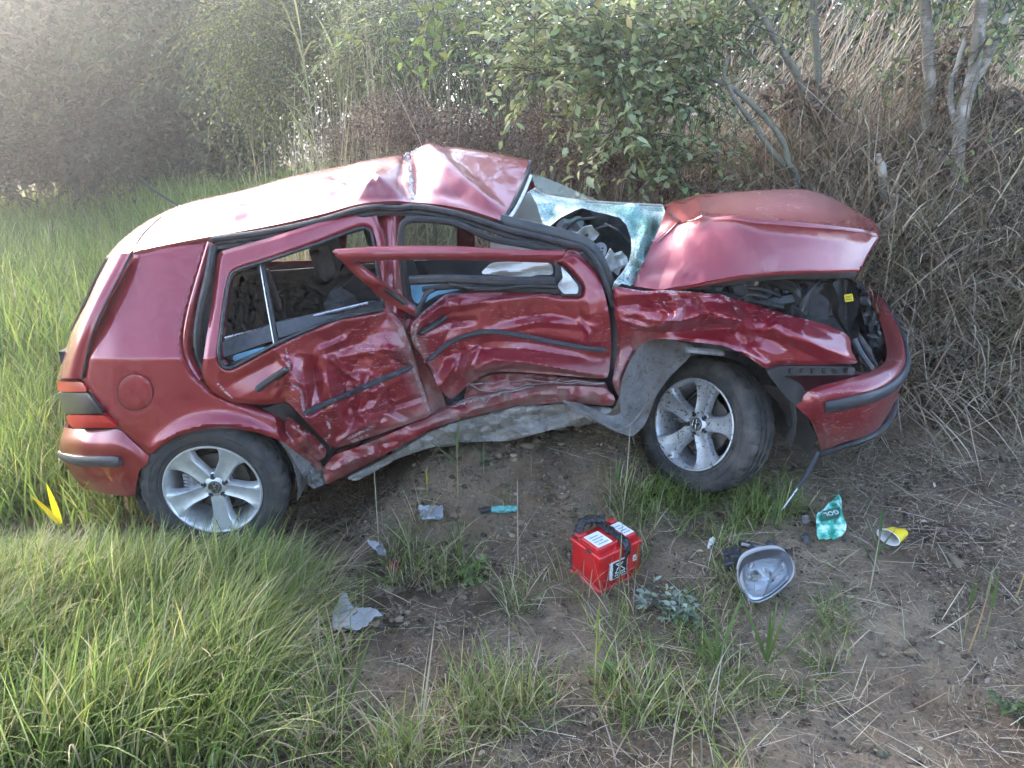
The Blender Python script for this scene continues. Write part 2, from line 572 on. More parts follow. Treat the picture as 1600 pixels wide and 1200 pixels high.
def make_tyre(name, mud):
    m, nt, bs = nodemat(name)
    f = noise(nt, 20, 8, 0.7)
    c = ramp(nt, f, [(0.3, (0.024, 0.024, 0.026)), (0.7, (0.042, 0.041, 0.040))])
    d = ramp(nt, noise(nt, 9, 9, 0.78), [(0.50 - 0.08 * mud, 0.0), (0.68, 0.35 + 0.4 * mud)])
    c = mix(nt, d, c, (0.15, 0.125, 0.10))
    nt.links.new(c, bs.inputs['Base Color'])
    bs.inputs['Roughness'].default_value = 0.8
    bump(nt, bs, noise(nt, 90, 7, 0.7), 0.35, 0.004)
    return m
TYRE = make_tyre('dusty_tyre_rubber', 0.0)
TYREM = make_tyre('muddy_tyre_rubber', 1.0)
def make_grime(name, col, mud=(0.10, 0.075, 0.055), amt=0.5):
    m, nt, bs = nodemat(name)
    c = ramp(nt, noise(nt, 30, 7, 0.75), [(0.3, tuple(x * 0.6 for x in col)), (0.7, tuple(x * 1.25 for x in col))])
    d = ramp(nt, noise(nt, 45, 4, 0.6), [(0.58, 0.0), (0.62, 1.0)])
    c = mix(nt, math_(nt, 'MULTIPLY', d, amt), c, mud)
    d2 = ramp(nt, noise(nt, 6, 6, 0.7), [(0.4, 0.0), (0.7, 0.6)])
    c = mix(nt, d2, c, tuple(x * 1.5 for x in mud))
    nt.links.new(c, bs.inputs['Base Color'])
    bs.inputs['Roughness'].default_value = 0.85
    bump(nt, bs, noise(nt, 40, 8, 0.75), 0.9, 0.012)
    return m
GRIME = make_grime('muddy_grey_underside', (0.36, 0.335, 0.30), mud=(0.085, 0.064, 0.048), amt=0.45)
LINER = make_grime('muddy_wheel_arch_liner', (0.17, 0.165, 0.16), amt=0.8)
METALG = make_grime('scraped_grey_metal', (0.30, 0.30, 0.31), amt=0.5)
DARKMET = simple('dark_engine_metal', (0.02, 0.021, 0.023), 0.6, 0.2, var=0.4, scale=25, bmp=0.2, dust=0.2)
BLKPLAST = simple('black_engine_plastic', (0.03, 0.031, 0.034), 0.42, var=0.3, scale=25, bmp=0.1, dust=0.15)
CLOTH = simple('white_airbag_cloth', (0.62, 0.60, 0.56), 0.95, var=0.12, scale=12, bmp=0.25, bscale=60)
BEIGE = simple('beige_pillar_trim', (0.46, 0.43, 0.38), 0.85, var=0.1, scale=20)
BLUEFILM = simple('pale_blue_door_film', (0.14, 0.34, 0.46), 0.45, var=0.3, scale=14)
WHITEP = simple('white_broken_plastic', (0.62, 0.62, 0.60), 0.6, var=0.2, scale=25, dust=0.25, bmp=0.3)
YELLOWL = simple('yellow_label', (0.72, 0.58, 0.02), 0.5, var=0.08, scale=20)
INKBLK = simple('black_ink', (0.02, 0.02, 0.022), 0.6, var=0.1)
SILVER = simple('bare_silver_metal', (0.6, 0.6, 0.6), 0.3, 1.0, var=0.1)
def make_glass(name, tint, alpha, rough=0.05, base=0.5, var=0.08):
    m, nt, bs = nodemat(name)
    out = nt.nodes['Material Output']
    tr = N(nt, 'ShaderNodeBsdfTransparent'); tr.inputs[0].default_value = (*tint, 1)
    f = noise(nt, 8, 5)
    bs.inputs['Base Color'].default_value = (*[x * base for x in tint], 1)
    bs.inputs['Roughness'].default_value = rough
    ms = N(nt, 'ShaderNodeMixShader')
    fr = N(nt, 'ShaderNodeFresnel'); fr.inputs[0].default_value = 1.5
    fac = math_(nt, 'MINIMUM', math_(nt, 'ADD', math_(nt, 'ADD', fr.outputs[0], alpha), math_(nt, 'MULTIPLY', f, var)), 1.0)
    nt.links.new(fac, ms.inputs[0]); nt.links.new(tr.outputs[0], ms.inputs[1]); nt.links.new(bs.outputs[0], ms.inputs[2])
    nt.links.new(ms.outputs[0], out.inputs[0])
    return m
GLASS = make_glass('tinted_side_glass', (0.75, 0.85, 0.80), 0.04)
DARKGL = make_glass('dark_windscreen_glass', (0.45, 0.52, 0.47), 0.25)
CLEAR = make_glass('clear_polycarbonate', (0.97, 0.98, 0.985), 0.0, 0.08, 0.05, 0.02)
SHARDG = make_glass('scuffed_clear_plastic', (0.80, 0.83, 0.86), 0.22, 0.25, 0.45, 0.25)
def make_crazed():
    m, nt, bs = nodemat('crazed_laminated_glass')
    out = nt.nodes['Material Output']
    tc = N(nt, 'ShaderNodeTexCoord')
    def vor(scale):
        v = N(nt, 'ShaderNodeTexVoronoi', feature='DISTANCE_TO_EDGE'); v.inputs['Scale'].default_value = scale
        nt.links.new(tc.outputs['Object'], v.inputs['Vector']); return v.outputs['Distance']
    v1 = vor(65.0); v2 = vor(160.0)
    cr = ramp(nt, math_(nt, 'MINIMUM', v1, math_(nt, 'MULTIPLY', v2, 1.3)), [(0.02, 1.0), (0.15, 0.10)])
    patch = ramp(nt, noise(nt, 6.0, 5, 0.6), [(0.38, 0.55), (0.62, 1.0)])
    fac = math_(nt, 'MULTIPLY', cr, patch)
    col = mix(nt, noise(nt, 9.0, 4), (0.13, 0.38, 0.34), (0.38, 0.60, 0.55))
    col = mix(nt, ramp(nt, noise(nt, 7.0, 3), [(0.46, 0.0), (0.66, 0.7)]), col, (0.58, 0.62, 0.62))
    wh = attr(nt, 'white')
    col = mix(nt, math_(nt, 'MULTIPLY', wh, 0.75), col, (0.66, 0.70, 0.68))
    fac = math_(nt, 'MINIMUM', math_(nt, 'ADD', fac, math_(nt, 'MULTIPLY', wh, 0.18)), 1.0)
    fac = math_(nt, 'MULTIPLY', fac, math_(nt, 'SUBTRACT', 1.0, math_(nt, 'MULTIPLY', attr(nt, 'clear'), 0.75)))
    nt.links.new(col, bs.inputs['Base Color'])
    bs.inputs['Roughness'].default_value = 0.35
    bump(nt, bs, v1, 0.8, 0.01)
    tr = N(nt, 'ShaderNodeBsdfTransparent'); tr.inputs[0].default_value = (0.62, 0.86, 0.82, 1)
    ms = N(nt, 'ShaderNodeMixShader')
    nt.links.new(fac, ms.inputs[0]); nt.links.new(tr.outputs[0], ms.inputs[1]); nt.links.new(bs.outputs[0], ms.inputs[2])
    nt.links.new(ms.outputs[0], out.inputs[0])
    return m
CRAZED = make_crazed()
def make_lens_red(name, col):
    m, nt, bs = nodemat(name)
    wv = N(nt, 'ShaderNodeTexWave', wave_type='BANDS', bands_direction='Z'); wv.inputs['Scale'].default_value = 60
    tc = N(nt, 'ShaderNodeTexCoord'); nt.links.new(tc.outputs['Object'], wv.inputs['Vector'])
    nt.links.new(mix(nt, math_(nt, 'MULTIPLY', wv.outputs['Fac'], 0.35), col, tuple(x * 0.5 for x in col)), bs.inputs['Base Color'])
    bs.inputs['Roughness'].default_value = 0.3; bs.inputs['Coat Weight'].default_value = 0.3
    return m
LAMPRED = make_lens_red('red_lamp_lens', (0.42, 0.008, 0.012))
LAMPSMK = make_lens_red('smoked_lamp_lens', (0.030, 0.027, 0.027))
# ================================================================== the ground's height
def gh(x, y):
    x = np.asarray(x, float); y = np.asarray(y, float)
    h = 0.215 * sstep(-1.05, 0.95, x) * sstep(1.5, 2.9, y)
    y0 = 4.75 - 1.30 * sstep(0.9, 2.0, x) + 1.25 * np.maximum(0, -0.9 - x)
    hb = 0.50 + 0.75 * sstep(-3.2, -0.6, x)
    h = h + (hb - 0.18 * sstep(0, 1, x)) * sstep(y0, y0 + 1.7, y)
    h = h + 0.29 * sstep(-0.85, -0.30, x) * (1 - sstep(0.40, 0.72, x)) * sstep(2.66, 3.14, y) * (1 - sstep(4.4, 4.8, y))
    h = h + 0.05 * np.maximum(0, y - 9) * sstep(9, 30, y) * 0.1
    return h
def gh_full(x, y):
    near = 1 - sstep(8, 20, np.hypot(x, y))
    return gh(x, y) + near * (0.07 * fbm(x * 1.3, y * 1.3, 11, 3) + 0.05 * fbm(x * 5, y * 5, 12, 4))
def G(u, v, up=0.0):
    """the ground point seen at a photo pixel"""
    lo, hi = 0.8, 30.0
    ys = np.concatenate([np.arange(0.8, 8, 0.01), np.arange(8, 40, 0.1)])
    p = PA(np.full(len(ys), u), np.full(len(ys), v), ys)
    d = p[:, 2] - gh_full(p[:, 0], p[:, 1])
    k = np.argmax(d < 0) if (d < 0).any() else len(ys) - 1
    q = p[k].copy(); q[2] = gh_full(q[0], q[1]) + up
    return Vector(q)

# ================================================================== the wrecked car
car = thing('wrecked_car', (-0.1, 3.6, 0.1), 'crumpled dark red hatchback with crushed doors and buckled roof', 'car')

# depth of the near flank, metres ahead of the camera, from the photo's columns
_U = np.array([60, 90, 110, 135, 180, 250, 330, 450, 520, 600, 660, 720, 800, 880, 960, 1040, 1150, 1250, 1330, 1420], float)
_Y = np.array([3.40, 3.16, 2.98, 2.895, 2.848, 2.83, 2.83, 2.855, 2.93, 3.02, 3.08, 3.10, 3.07, 3.02, 2.965, 2.90, 2.845, 2.85, 2.93, 3.30])
_uu = np.linspace(40, 1440, 281)
_k = np.exp(-np.linspace(-2, 2, 9) ** 2); _k /= _k.sum()
_yy = np.convolve(np.pad(np.interp(_uu, _U, _Y), 4, mode='edge'), _k, mode='valid')
CREASES = [
    # (polyline, half width px, metres towards the camera (+) or away (-), power)
    # rear door
    ([(452, 575), (470, 605), (474, 645), (500, 690)], 26, 0.050, 1.0),
    ([(487, 570), (492, 600), (484, 640)], 14, -0.030, 1.0),
    ([(507, 555), (512, 600), (530, 660)], 20, 0.040, 1.0),
    ([(545, 520), (560, 560), (540, 600), (545, 650)], 24, -0.040, 1.0),
    ([(430, 545), (520, 560), (600, 545), (640, 545)], 26, 0.025, 1.0),
    ([(560, 690), (575, 655), (590, 625), (570, 600)], 20, 0.035, 1.0),
    ([(600, 520), (615, 570), (640, 620)], 22, 0.030, 1.0),
    ([(475, 656), (540, 628), (640, 588)], 12, 0.016, 1.0),
    ([(360, 600), (440, 560), (470, 545)], 26, -0.020, 1.0),
    # front door
    ([(741, 580), (757, 568), (774, 562), (826, 566), (895, 579), (944, 592)], 30, 0.085, 1.0),
    ([(690, 560), (740, 545), (820, 545), (930, 562)], 26, -0.035, 1.2),
    ([(700, 470), (660, 500), (640, 520)], 18, 0.05, 1.0),
    ([(735, 548), (728, 575), (722, 600)], 13, 0.05, 1.0),
    ([(690, 600), (705, 580), (712, 560)], 16, 0.04, 1.0),
    ([(920, 470), (925, 510), (922, 550)], 16, 0.02, 1.0),
    ([(780, 500), (860, 490), (930, 505)], 30, -0.02, 1.2),
    # wing
    ([(960, 480), (1040, 470), (1110, 462)], 15, -0.03, 1.0),
    ([(1010, 500), (1060, 502), (1110, 488), (1148, 494), (1166, 520)], 17, 0.055, 1.0),
    ([(1030, 520), (1090, 515), (1140, 512), (1180, 532)], 13, -0.035, 1.0),
    ([(1090, 541), (1130, 540), (1160, 551), (1190, 573)], 15, 0.05, 1.0),
    ([(1150, 470), (1175, 492), (1182, 525), (1215, 535)], 18, -0.04, 1.0),
    ([(1040, 455), (1060, 480), (1050, 505)], 13, 0.04, 1.0),
    ([(1200, 492), (1240, 520), (1290, 545), (1340, 566)], 20, 0.03, 1.0),
    ([(985, 540), (1000, 560), (985, 590)], 16, -0.03, 1.0),
    # fine sharp folds
    ([(455, 603), (468, 603), (474, 612), (477, 640)], 5, -0.030, 1.0), ([(430, 548), (450, 570), (442, 598), (430, 616)], 8, 0.020, 1.0), ([(505, 545), (540, 530), (546, 522)], 8, 0.02, 1.0),
    ([(518, 560), (530, 575), (555, 592)], 7, 0.02, 1.0), ([(600, 545), (625, 550), (640, 560)], 8, 0.025, 1.0), ([(610, 560), (640, 575)], 6, -0.02, 1.0), ([(575, 590), (560, 640), (575, 670)], 10, 0.03, 1.0),
    ([(600, 600), (612, 640), (640, 655)], 10, -0.02, 1.0), ([(455, 640), (480, 690), (520, 700)], 6, 0.02, 1.0), ([(545, 655), (600, 640), (660, 620)], 7, -0.02, 1.0), ([(530, 690), (560, 668), (600, 660)], 7, 0.02, 1.0),
    ([(655, 545), (670, 580), (695, 620)], 9, 0.03, 1.0), ([(715, 585), (735, 555), (745, 545)], 7, 0.03, 1.0), ([(760, 520), (840, 502), (930, 510)], 9, 0.010, 1.0), ([(905, 500), (920, 520), (915, 545)], 6, 0.02, 1.0),
    ([(745, 585), (800, 575), (860, 580), (940, 592)], 6, -0.03, 1.0), ([(680, 480), (720, 478), (760, 470)], 9, 0.012, 1.0), ([(660, 520), (700, 505), (740, 500)], 9, -0.014, 1.0),
    ([(1020, 470), (1045, 490), (1035, 515)], 8, 0.03, 1.0), ([(1085, 465), (1100, 490), (1090, 510)], 8, -0.03, 1.0), ([(1120, 495), (1160, 500), (1170, 520)], 6, 0.03, 1.0), ([(1140, 520), (1165, 505)], 6, -0.02, 1.0),
    ([(1000, 480), (1060, 478)], 5, -0.02, 1.0), ([(970, 500), (1010, 512), (1040, 508)], 7, 0.02, 1.0), ([(1195, 520), (1215, 505), (1222, 530)], 8, 0.015, 1.0),
    # rear quarter corner and sill
    ([(442, 650), (448, 672), (455, 690)], 14, -0.05, 1.0),
    ([(455, 665), (485, 690), (500, 715)], 13, 0.04, 1.0),
    ([(520, 735), (560, 715), (600, 705)], 12, 0.03, 1.0),
    ([(590, 690), (595, 715)], 9, -0.02, 1.0),
    ([(660, 668), (740, 640), (834, 615), (944, 618)], 12, 0.03, 1.0),
    ([(782, 612), (796, 632)], 7, 0.02, 1.0),
    ([(890, 605), (896, 626)], 8, -0.015, 1.0),
]
def crush(u, v):
    """how strongly the sheet metal is crumpled here, 0..1"""
    a = sstep(395, 500, u) * (1 - sstep(1185, 1290, u)) * sstep(450, 500, v + 0.08 * (u - 600))
    return a * (1 - 0.5 * sstep(690, 740, u) * (1 - sstep(920, 960, u)) * sstep(590, 570, v))
def flank0(u, v):
    u = np.asarray(u, float); v = np.asarray(v, float)
    y = np.interp(u, _uu, _yy)
    vb = np.interp(u, [0, 330, 600, 960, 1400], [560, 560, 490, 450, 440])
    tb = np.maximum(0, (vb - v) / 185.0)
    y = y + 0.24 * tb * np.interp(u, [0, 330, 560, 900, 1100], [1, 1, 0.55, 0.5, 0.6])
    y = y + 0.05 * sstep(690, 790, v)
    # shoulder of the wing: the top turns inwards
    y = y + 0.12 * sstep(0, 45, (520 + 0.28 * (u - 1200)) - v) * sstep(1090, 1180, u)
    return y
def flank(u, v):
    u = np.asarray(u, float); v = np.asarray(v, float)
    y = flank0(u, v)
    for poly, w, d, pw in CREASES:
        dd, t = seg_dist(u, v, poly)
        y = y - d * np.clip(1 - dd / w, 0, 1) ** pw * (0.35 + 0.65 * np.sin(np.pi * np.clip(t * 0.9 + 0.05, 0, 1)))
    c = crush(u, v)
    y = y + c * (0.062 * facets(u / 92.0, v / 74.0, 3) + 0.006 * facets(u / 30.0, v / 24.0, 8) + 0.001 * facets(u / 10.0, v / 9.0, 14))
    y = y + 0.004 * fbm(u / 60, v / 60, 31, 2)
    return y
SCRATCH = [
    [(697, 460), (660, 490), (638, 511)], [(640, 545), (655, 500)], [(447, 545), (452, 575)], [(455, 600), (470, 610), (475, 645)],
    [(340, 600), (362, 622)], [(545, 685), (585, 665)], [(550, 690), (575, 680)],
    [(730, 602), (800, 592), (870, 594), (944, 600)], [(700, 636), (760, 620), (834, 602)], [(640, 560), (670, 640)], [(665, 600), (690, 640)],
    [(1128, 460), (1140, 470)], [(960, 446), (1005, 455), (1080, 455)], [(455, 665), (480, 680)], [(510, 650), (515, 670)],
    [(500, 700), (515, 680)], [(655, 545), (640, 500)],
]
def wear_f(u, v):
    w = 0.62 * crush(u, v)
    for s in SCRATCH:
        d, _ = seg_dist(u, v, s); w = np.maximum(w, np.clip(1.15 - d / 4.0, 0, 1))
    return w
def dirt_f(u, v):
    lo = np.interp(u, [230, 440, 520, 700, 960, 1000], [760, 720, 740, 640, 600, 560])
    d = 0.85 * sstep(-75, 20, v - lo + 40 * fbm(u / 30, v / 30, 15, 3)) * sstep(420, 520, u) * (1 - sstep(1000, 1060, u))
    d2, _ = seg_dist(u, v, [(632, 517), (655, 575), (675, 640), (700, 650)])
    d = np.maximum(d, 0.9 * np.clip(1 - d2 / 30, 0, 1))
    d3, _ = seg_dist(u, v, [(740, 588), (800, 580), (900, 592), (950, 600)])
    return np.maximum(d, 0.8 * np.clip(1 - d3 / 22, 0, 1))
PA_AT = {'wear': wear_f, 'dirt': dirt_f}
def top_dirt(u, v): return 0.25 * sstep(1050, 1250, u) * sstep(360, 310, v) + 0 * u
TOP_AT = {'wear': lambda u, v: 0.45 * sstep(1150, 1200, u) * sstep(400, 330, v) * (fbm(u / 60, v / 40, 81, 2) > 0.02), 'dirt': lambda u, v: 0.12 + 0.34 * sstep(1040, 1150, u) * sstep(355, 310, v)}

def onflank(pts, off=-0.012, n=None, base=flank0):
    p = cat(np.array(pts, float), n or max(8, len(pts) * 6))
    return PA(p[:, 0], p[:, 1], base(p[:, 0], p[:, 1]) + off)
def strip(name, pts, half_px, mat, parent, off=-0.010, depth=0.008, base=flank, n=None, sides=8):
    w = onflank(pts, off, n, base)
    r = half_px / FPX * 3.0
    mb = MB(); k = len(w)
    rad = [((r * (0.55 if i in (0, k - 1) else 1.0)), depth) for i in range(k)]
    mb.tube(w, rad, sides, flat=(0, -1, 0))
    return mb.build(name, mat, parent)

# ---- rear quarter panel
QUARTER = [(207, 395), (268, 382), (327, 371), (318, 407), (305, 447), (293, 489), (284, 536), (288, 563), (302, 585), (329, 610), (362, 626),
           (404, 640), (440, 653), (447, 668), (478, 705), (503, 727), (503, 738), (484, 722), (440, 689), (404, 676), (362, 669), (321, 670), (280, 680), (252, 695), (234, 712),
           (209, 690), (187, 669), (164, 648), (142, 621), (131, 597), (128, 590), (143, 527), (165, 475), (185, 436)]
def quarter_y(u, v):
    y = flank(u, v)
    # flared wheel arch
    r = np.hypot((u - 343) / 1.0, (v - 760) / 0.86)
    y = y - 0.035 * np.exp(-((r - 112) / 16.0) ** 2) * (v < 720)
    return y + 0.003 * np.exp(-((np.hypot(u - 211, v - 613) - 28.5) / 2.5) ** 2)
quarter = panel('quarter_panel', QUARTER, quarter_y, PAINT, car, step=4.5, lip=0.014, lipw=4, attrs=PA_AT)
fl = [(211 + 27.3 * math.cos(a), 613 + 27.3 * math.sin(a)) for a in np.linspace(0, 2 * math.pi, 40, endpoint=False)]
panel('fuel_flap', fl, flank, PAINT, quarter, step=5, lip=0.003, lipw=2.0, off=-0.003, cut=1, attrs=PA_AT)
fr = [(*p, ) for p in fl]
mb = MB(); ring = [P(u, v, float(flank(u, v)) - 0.001) for u, v in [(211 + 28.4 * math.cos(a), 613 + 28.4 * math.sin(a)) for a in np.linspace(0, 2 * math.pi, 49)]]
mb.tube(ring, 0.0013, 5); mb.build('flap_gap', RUBBER, quarter)

# ---- tailgate: flank corner, rear face and window
def hatch_rows():
    seam = [(204, 396, 3.03), (183, 436, 2.965), (163, 475, 2.925), (141, 527, 2.90), (126, 592, 2.905)]
    mid = [(182, 396, 3.065), (162, 436, 2.995), (143, 475, 2.955), (121, 526, 2.93), (102, 591, 2.94)]
    sil = [(171, 402, 3.28), (153, 436, 3.22), (135, 475, 3.20), (112, 520, 3.19), (90, 590, 3.22)]
    rows = [[tuple(P(*q)) for q in r] for r in (seam, mid, sil)]
    s = rows[2]
    rows.append([(p[0] - 0.015, p[1] + 0.22, p[2]) for p in s])
    rows.append([(p[0] - 0.02, p[1] + 0.60, p[2]) for p in s])
    rows.append([(p[0] + 0.0, p[1] + 0.98, p[2]) for p in s])
    rows.append([(p[0] + 0.12, p[1] + 1.22, p[2]) for p in s])
    return rows
tailgate = grid_sheet('tailgate', hatch_rows(), 30, 40, PAINT, car, world=True, thick=0.02)
_s = [(171, 403, 3.28), (153, 437, 3.22), (137, 472, 3.20), (117, 515, 3.19)]
gl = [[(p[0] - 0.010 - e, p[1] + dy, p[2]) for p in [tuple(P(*q)) for q in _s]] for dy, e in ((-0.02, 0.0), (0.05, 0.006), (0.5, 0.022), (0.92, 0.006), (1.0, 0.0))]
grid_sheet('rear_window', gl, 16, 20, DARKGL, tailgate, world=True, thick=0.005)
# dark shut line between tailgate and body
mb = MB(); mb.tube([P(*q) for q in cat([(206, 394, 3.03), (184.5, 436, 2.965), (164.5, 475, 2.925), (142.5, 527, 2.90), (128, 592, 2.905)], 30)], (0.005), 6)
mb.build('tailgate_gap', RUBBER, tailgate)
mb = MB(); mb.tube([P(*q) for q in cat([(206, 394, 3.03), (220, 370, 3.16), (238, 351, 3.33), (252, 338, 3.55)], 16)], 0.0035, 6)
mb.build('tailgate_gap', RUBBER, tailgate)

# ---- tail lamp
def lampY(u, v): return flank0(u, v) - 0.012 - 0.012 * np.sin(np.clip((v - 595) / 75, 0, 1) * np.pi)
tail = panel('tail_lamp', [(90, 614), (137, 614), (162, 647), (101, 647)], lampY, LAMPSMK, car, step=5, thick=0.06, cut=2, lip=0.004, lipw=2)
panel('lamp_lens', [(88, 596), (128, 597), (137, 612), (91, 612)], lampY, LAMPRED, tail, step=5, thick=0.06, cut=3, lip=0.004, lipw=2)
panel('lamp_lens', [(101.5, 649), (163, 649), (184, 668), (112, 669)], lampY, LAMPRED, tail, step=5, thick=0.06, cut=3, lip=0.004, lipw=2)

# ---- rear bumper
RB = [[(101, 663, 3.17), (130, 671, 2.97), (160, 671.5, 2.90), (186, 671.5, 2.865), (208, 691, 2.845), (233, 713, 2.835)],
      [(93, 690, 3.17), (122, 692, 2.94), (155, 695, 2.87), (185, 697, 2.835), (207, 707, 2.83), (228, 727, 2.83)],
      [(96, 712, 3.17), (124, 716, 2.95), (156, 717, 2.88), (186, 718, 2.845), (204, 724, 2.835), (218, 735, 2.835)],
      [(110, 736, 3.17), (132, 742, 2.98), (160, 745, 2.90), (185, 747, 2.86), (201, 750, 2.85), (213, 756, 2.85)],
      [(128, 757, 3.17), (145, 766, 3.02), (165, 771, 2.93), (187, 774, 2.89), (200, 776, 2.875), (211, 774, 2.87)]]
rows = [[tuple(P(*q)) for q in r] for r in RB]
rows = [[(r[0][0] + 0.06, r[0][1] + 1.10, r[0][2]), (r[0][0] - 0.03, r[0][1] + 0.75, r[0][2]), (r[0][0] - 0.03, r[0][1] + 0.3, r[0][2])] + r for r in rows]
rbump = grid_sheet('rear_bumper', rows, 60, 24, PAINT, car, world=True, thick=0.015, attrs={'wear': lambda u, v: 0.2 + 0 * u, 'dirt': lambda u, v: 0.30 * sstep(735, 775, v)})
w = [P(u, v, Y) for u, v, Y in cat([(95, 712, 3.16), (108, 717, 3.03), (124, 720, 2.945), (156, 721, 2.868), (188, 721, 2.832)], 24)]
w = [w[0] + Vector((-0.02, 0.55, 0)), w[0] + Vector((-0.025, 0.25, 0))] + w
mb = MB(); mb.tube(w, [(0.024, 0.012)] * (len(w) - 1) + [(0.018, 0.008)], 10, flat=(0, -1, 0)); mb.build('bumper_strip', STRIP, rbump)
# ---- mud flap behind the rear wheel
panel('mud_flap', [(211, 729), (226, 728), (224, 750), (233, 775), (242, 800), (224, 806), (214, 780)], lambda u, v: 2.93 + 0 * u, PLASTIC, car, step=5, thick=0.02, cut=3)

# ---- roof, folded upward across the middle
r0 = [(173, 404, 3.16), (206, 394, 3.06), (265, 381, 3.06), (330, 369, 3.06), (420, 353, 3.08), (500, 335, 3.10), (560, 319, 3.12), (612, 314, 3.13), (645, 316, 3.16), (690, 320, 3.12), (735, 329, 3.10), (785, 345, 3.08)]
r1 = [(171, 401, 3.24), (202, 382, 3.20), (255, 364, 3.20), (325, 348, 3.20), (410, 330, 3.22), (490, 311, 3.24), (556, 297, 3.24), (612, 290, 3.24), (643, 292, 3.34), (676, 288, 3.24), (735, 296, 3.25), (800, 314, 3.26)]
r2 = [(170.5, 401, 3.36), (197, 379, 3.40), (240, 353, 3.45), (303, 331, 3.48), (392, 311, 3.50), (480, 289, 3.50), (550, 274, 3.50), (610, 264, 3.50), (641, 262, 3.58), (673, 252, 3.50), (742, 262, 3.50), (815, 282, 3.52)]
r3 = [(170, 402, 3.60), (191, 376, 3.72), (230, 346, 3.78), (286, 319, 3.80), (376, 297.5, 3.80), (472, 272.5, 3.80), (546, 257.5, 3.80), (606, 246, 3.80), (634, 242, 3.82), (668, 229, 3.80), (748, 236, 3.80), (827, 252, 3.80)]
rr = [[tuple(P(*q)) for q in r] for r in (r0, r1, r2, r3)]
rr.append([(p[0], p[1] + 0.35, p[2] - 0.035) for p in rr[3]])
rr.append([(p[0], p[1] + 0.62, p[2] - 0.16) for p in rr[3]])
ROOFCR = [([(555, 318), (545, 300), (538, 287), (560, 283)], 26, -0.030), ([(575, 300), (590, 285), (600, 300), (612, 312)], 18, 0.035), ([(520, 330), (590, 296), (625, 262)], 22, 0.030),
          ([(400, 350), (470, 330), (540, 320)], 22, -0.022), ([(245, 385), (300, 370), (360, 352)], 15, -0.018), ([(360, 360), (366, 340), (380, 330)], 10, 0.014), ([(637, 240), (641, 265), (642, 292), (645, 316)], 9, -0.040),
          ([(672, 232), (700, 262), (742, 300), (785, 342)], 20, 0.028), ([(648, 262), (690, 300), (735, 328)], 26, -0.016), ([(300, 345), (420, 318), (540, 280)], 26, 0.015)]
def roof_disp(Gm, u, v):
    z = np.zeros(u.shape)
    for poly, w, d in ROOFCR:
        dd, t = seg_dist(u, v, poly); z += d * np.clip(1 - dd / w, 0, 1)
    edge = sstep(2, 26, np.interp(u, [q[0] for q in r0], [q[1] for q in r0]) - v)
    z *= edge
    m = sstep(360, 500, u) * (1 - sstep(690, 800, u)) * edge
    z += m * (0.022 * facets(u / 60, v / 40, 21) + 0.008 * facets(u / 22, v / 17, 22))
    hid = (Gm[..., 1] < 3.85)
    o = Gm.copy(); o[..., 1] -= z * 0.7 * hid; o[..., 2] += z * 0.7 * hid
    return o
roof = grid_sheet('roof', rr, 170, 60, PAINT, car, world=True, thick=0.012, disp=roof_disp, attrs={'wear': lambda u, v: np.clip(1.2 - seg_dist(u, v, [(660, 230), (634, 242), (641, 265), (642, 292), (645, 316)])[0] / 5, 0.1, 1), 'dirt': lambda u, v: 0.25 - 0.12 * sstep(560, 680, u)})
# headliner under the roof
hl = [[(p[0], p[1], p[2] - 0.05) for p in r] for r in rr[:1] + rr[2:]]
grid_sheet('headliner', hl, 40, 20, GREYIN, car, world=True, thick=0.006)
# flaked primer along the fold
mb = MB()
for a, b in (((634, 242), (664, 229)), ((636, 243), (640, 262)), ((641, 264), (642, 290)), ((642, 292), (646, 312)), ((575, 302), (580, 296)), ((536, 288), (540, 287))):
    for k in range(7):
        t = (k + 0.5) / 7; u = a[0] + (b[0] - a[0]) * t + random.uniform(-2.5, 2.5); v = a[1] + (b[1] - a[1]) * t + random.uniform(-1.5, 1.5)
        Y = float(np.interp(v, [229, 245, 262, 292, 316], [3.74, 3.66, 3.50, 3.25, 3.08])) - 0.02
        R = Matrix.Rotation(random.uniform(0, 3), 3, 'Y') @ Matrix.Rotation(random.uniform(-.8, .8), 3, 'X')
        mb.box(P(u, v, Y), (random.uniform(.008, .02), 0.003, random.uniform(.005, .012)), R)
stuff(mb.build('paint_flakes', WHITEP, roof, smooth=False))
# antenna
ant = MB(); ant.add([P(274, 321, 3.66), P(299, 326, 3.58), P(281, 335, 3.56), P(290, 322, 3.72), P(277, 320, 3.64), P(280, 320, 3.62), P(279, 323, 3.61), P(276, 322.5, 3.65)],
    [(0, 4, 6, 2), (2, 6, 5, 1), (1, 5, 7, 3), (3, 7, 4, 0), (4, 7, 5, 6), (0, 2, 1, 3)])
ant.tube([P(278, 322, 3.63), P(250, 304, 3.64), P(214, 279, 3.65)], [0.006, 0.0045, 0.003], 6)
ant.tube([P(214, 279, 3.65), P(180, 256, 3.66), P(158, 240, 3.67)], [0.0016, 0.0013, 0.001], 5)
ant.build('antenna', PLASTIC, car)

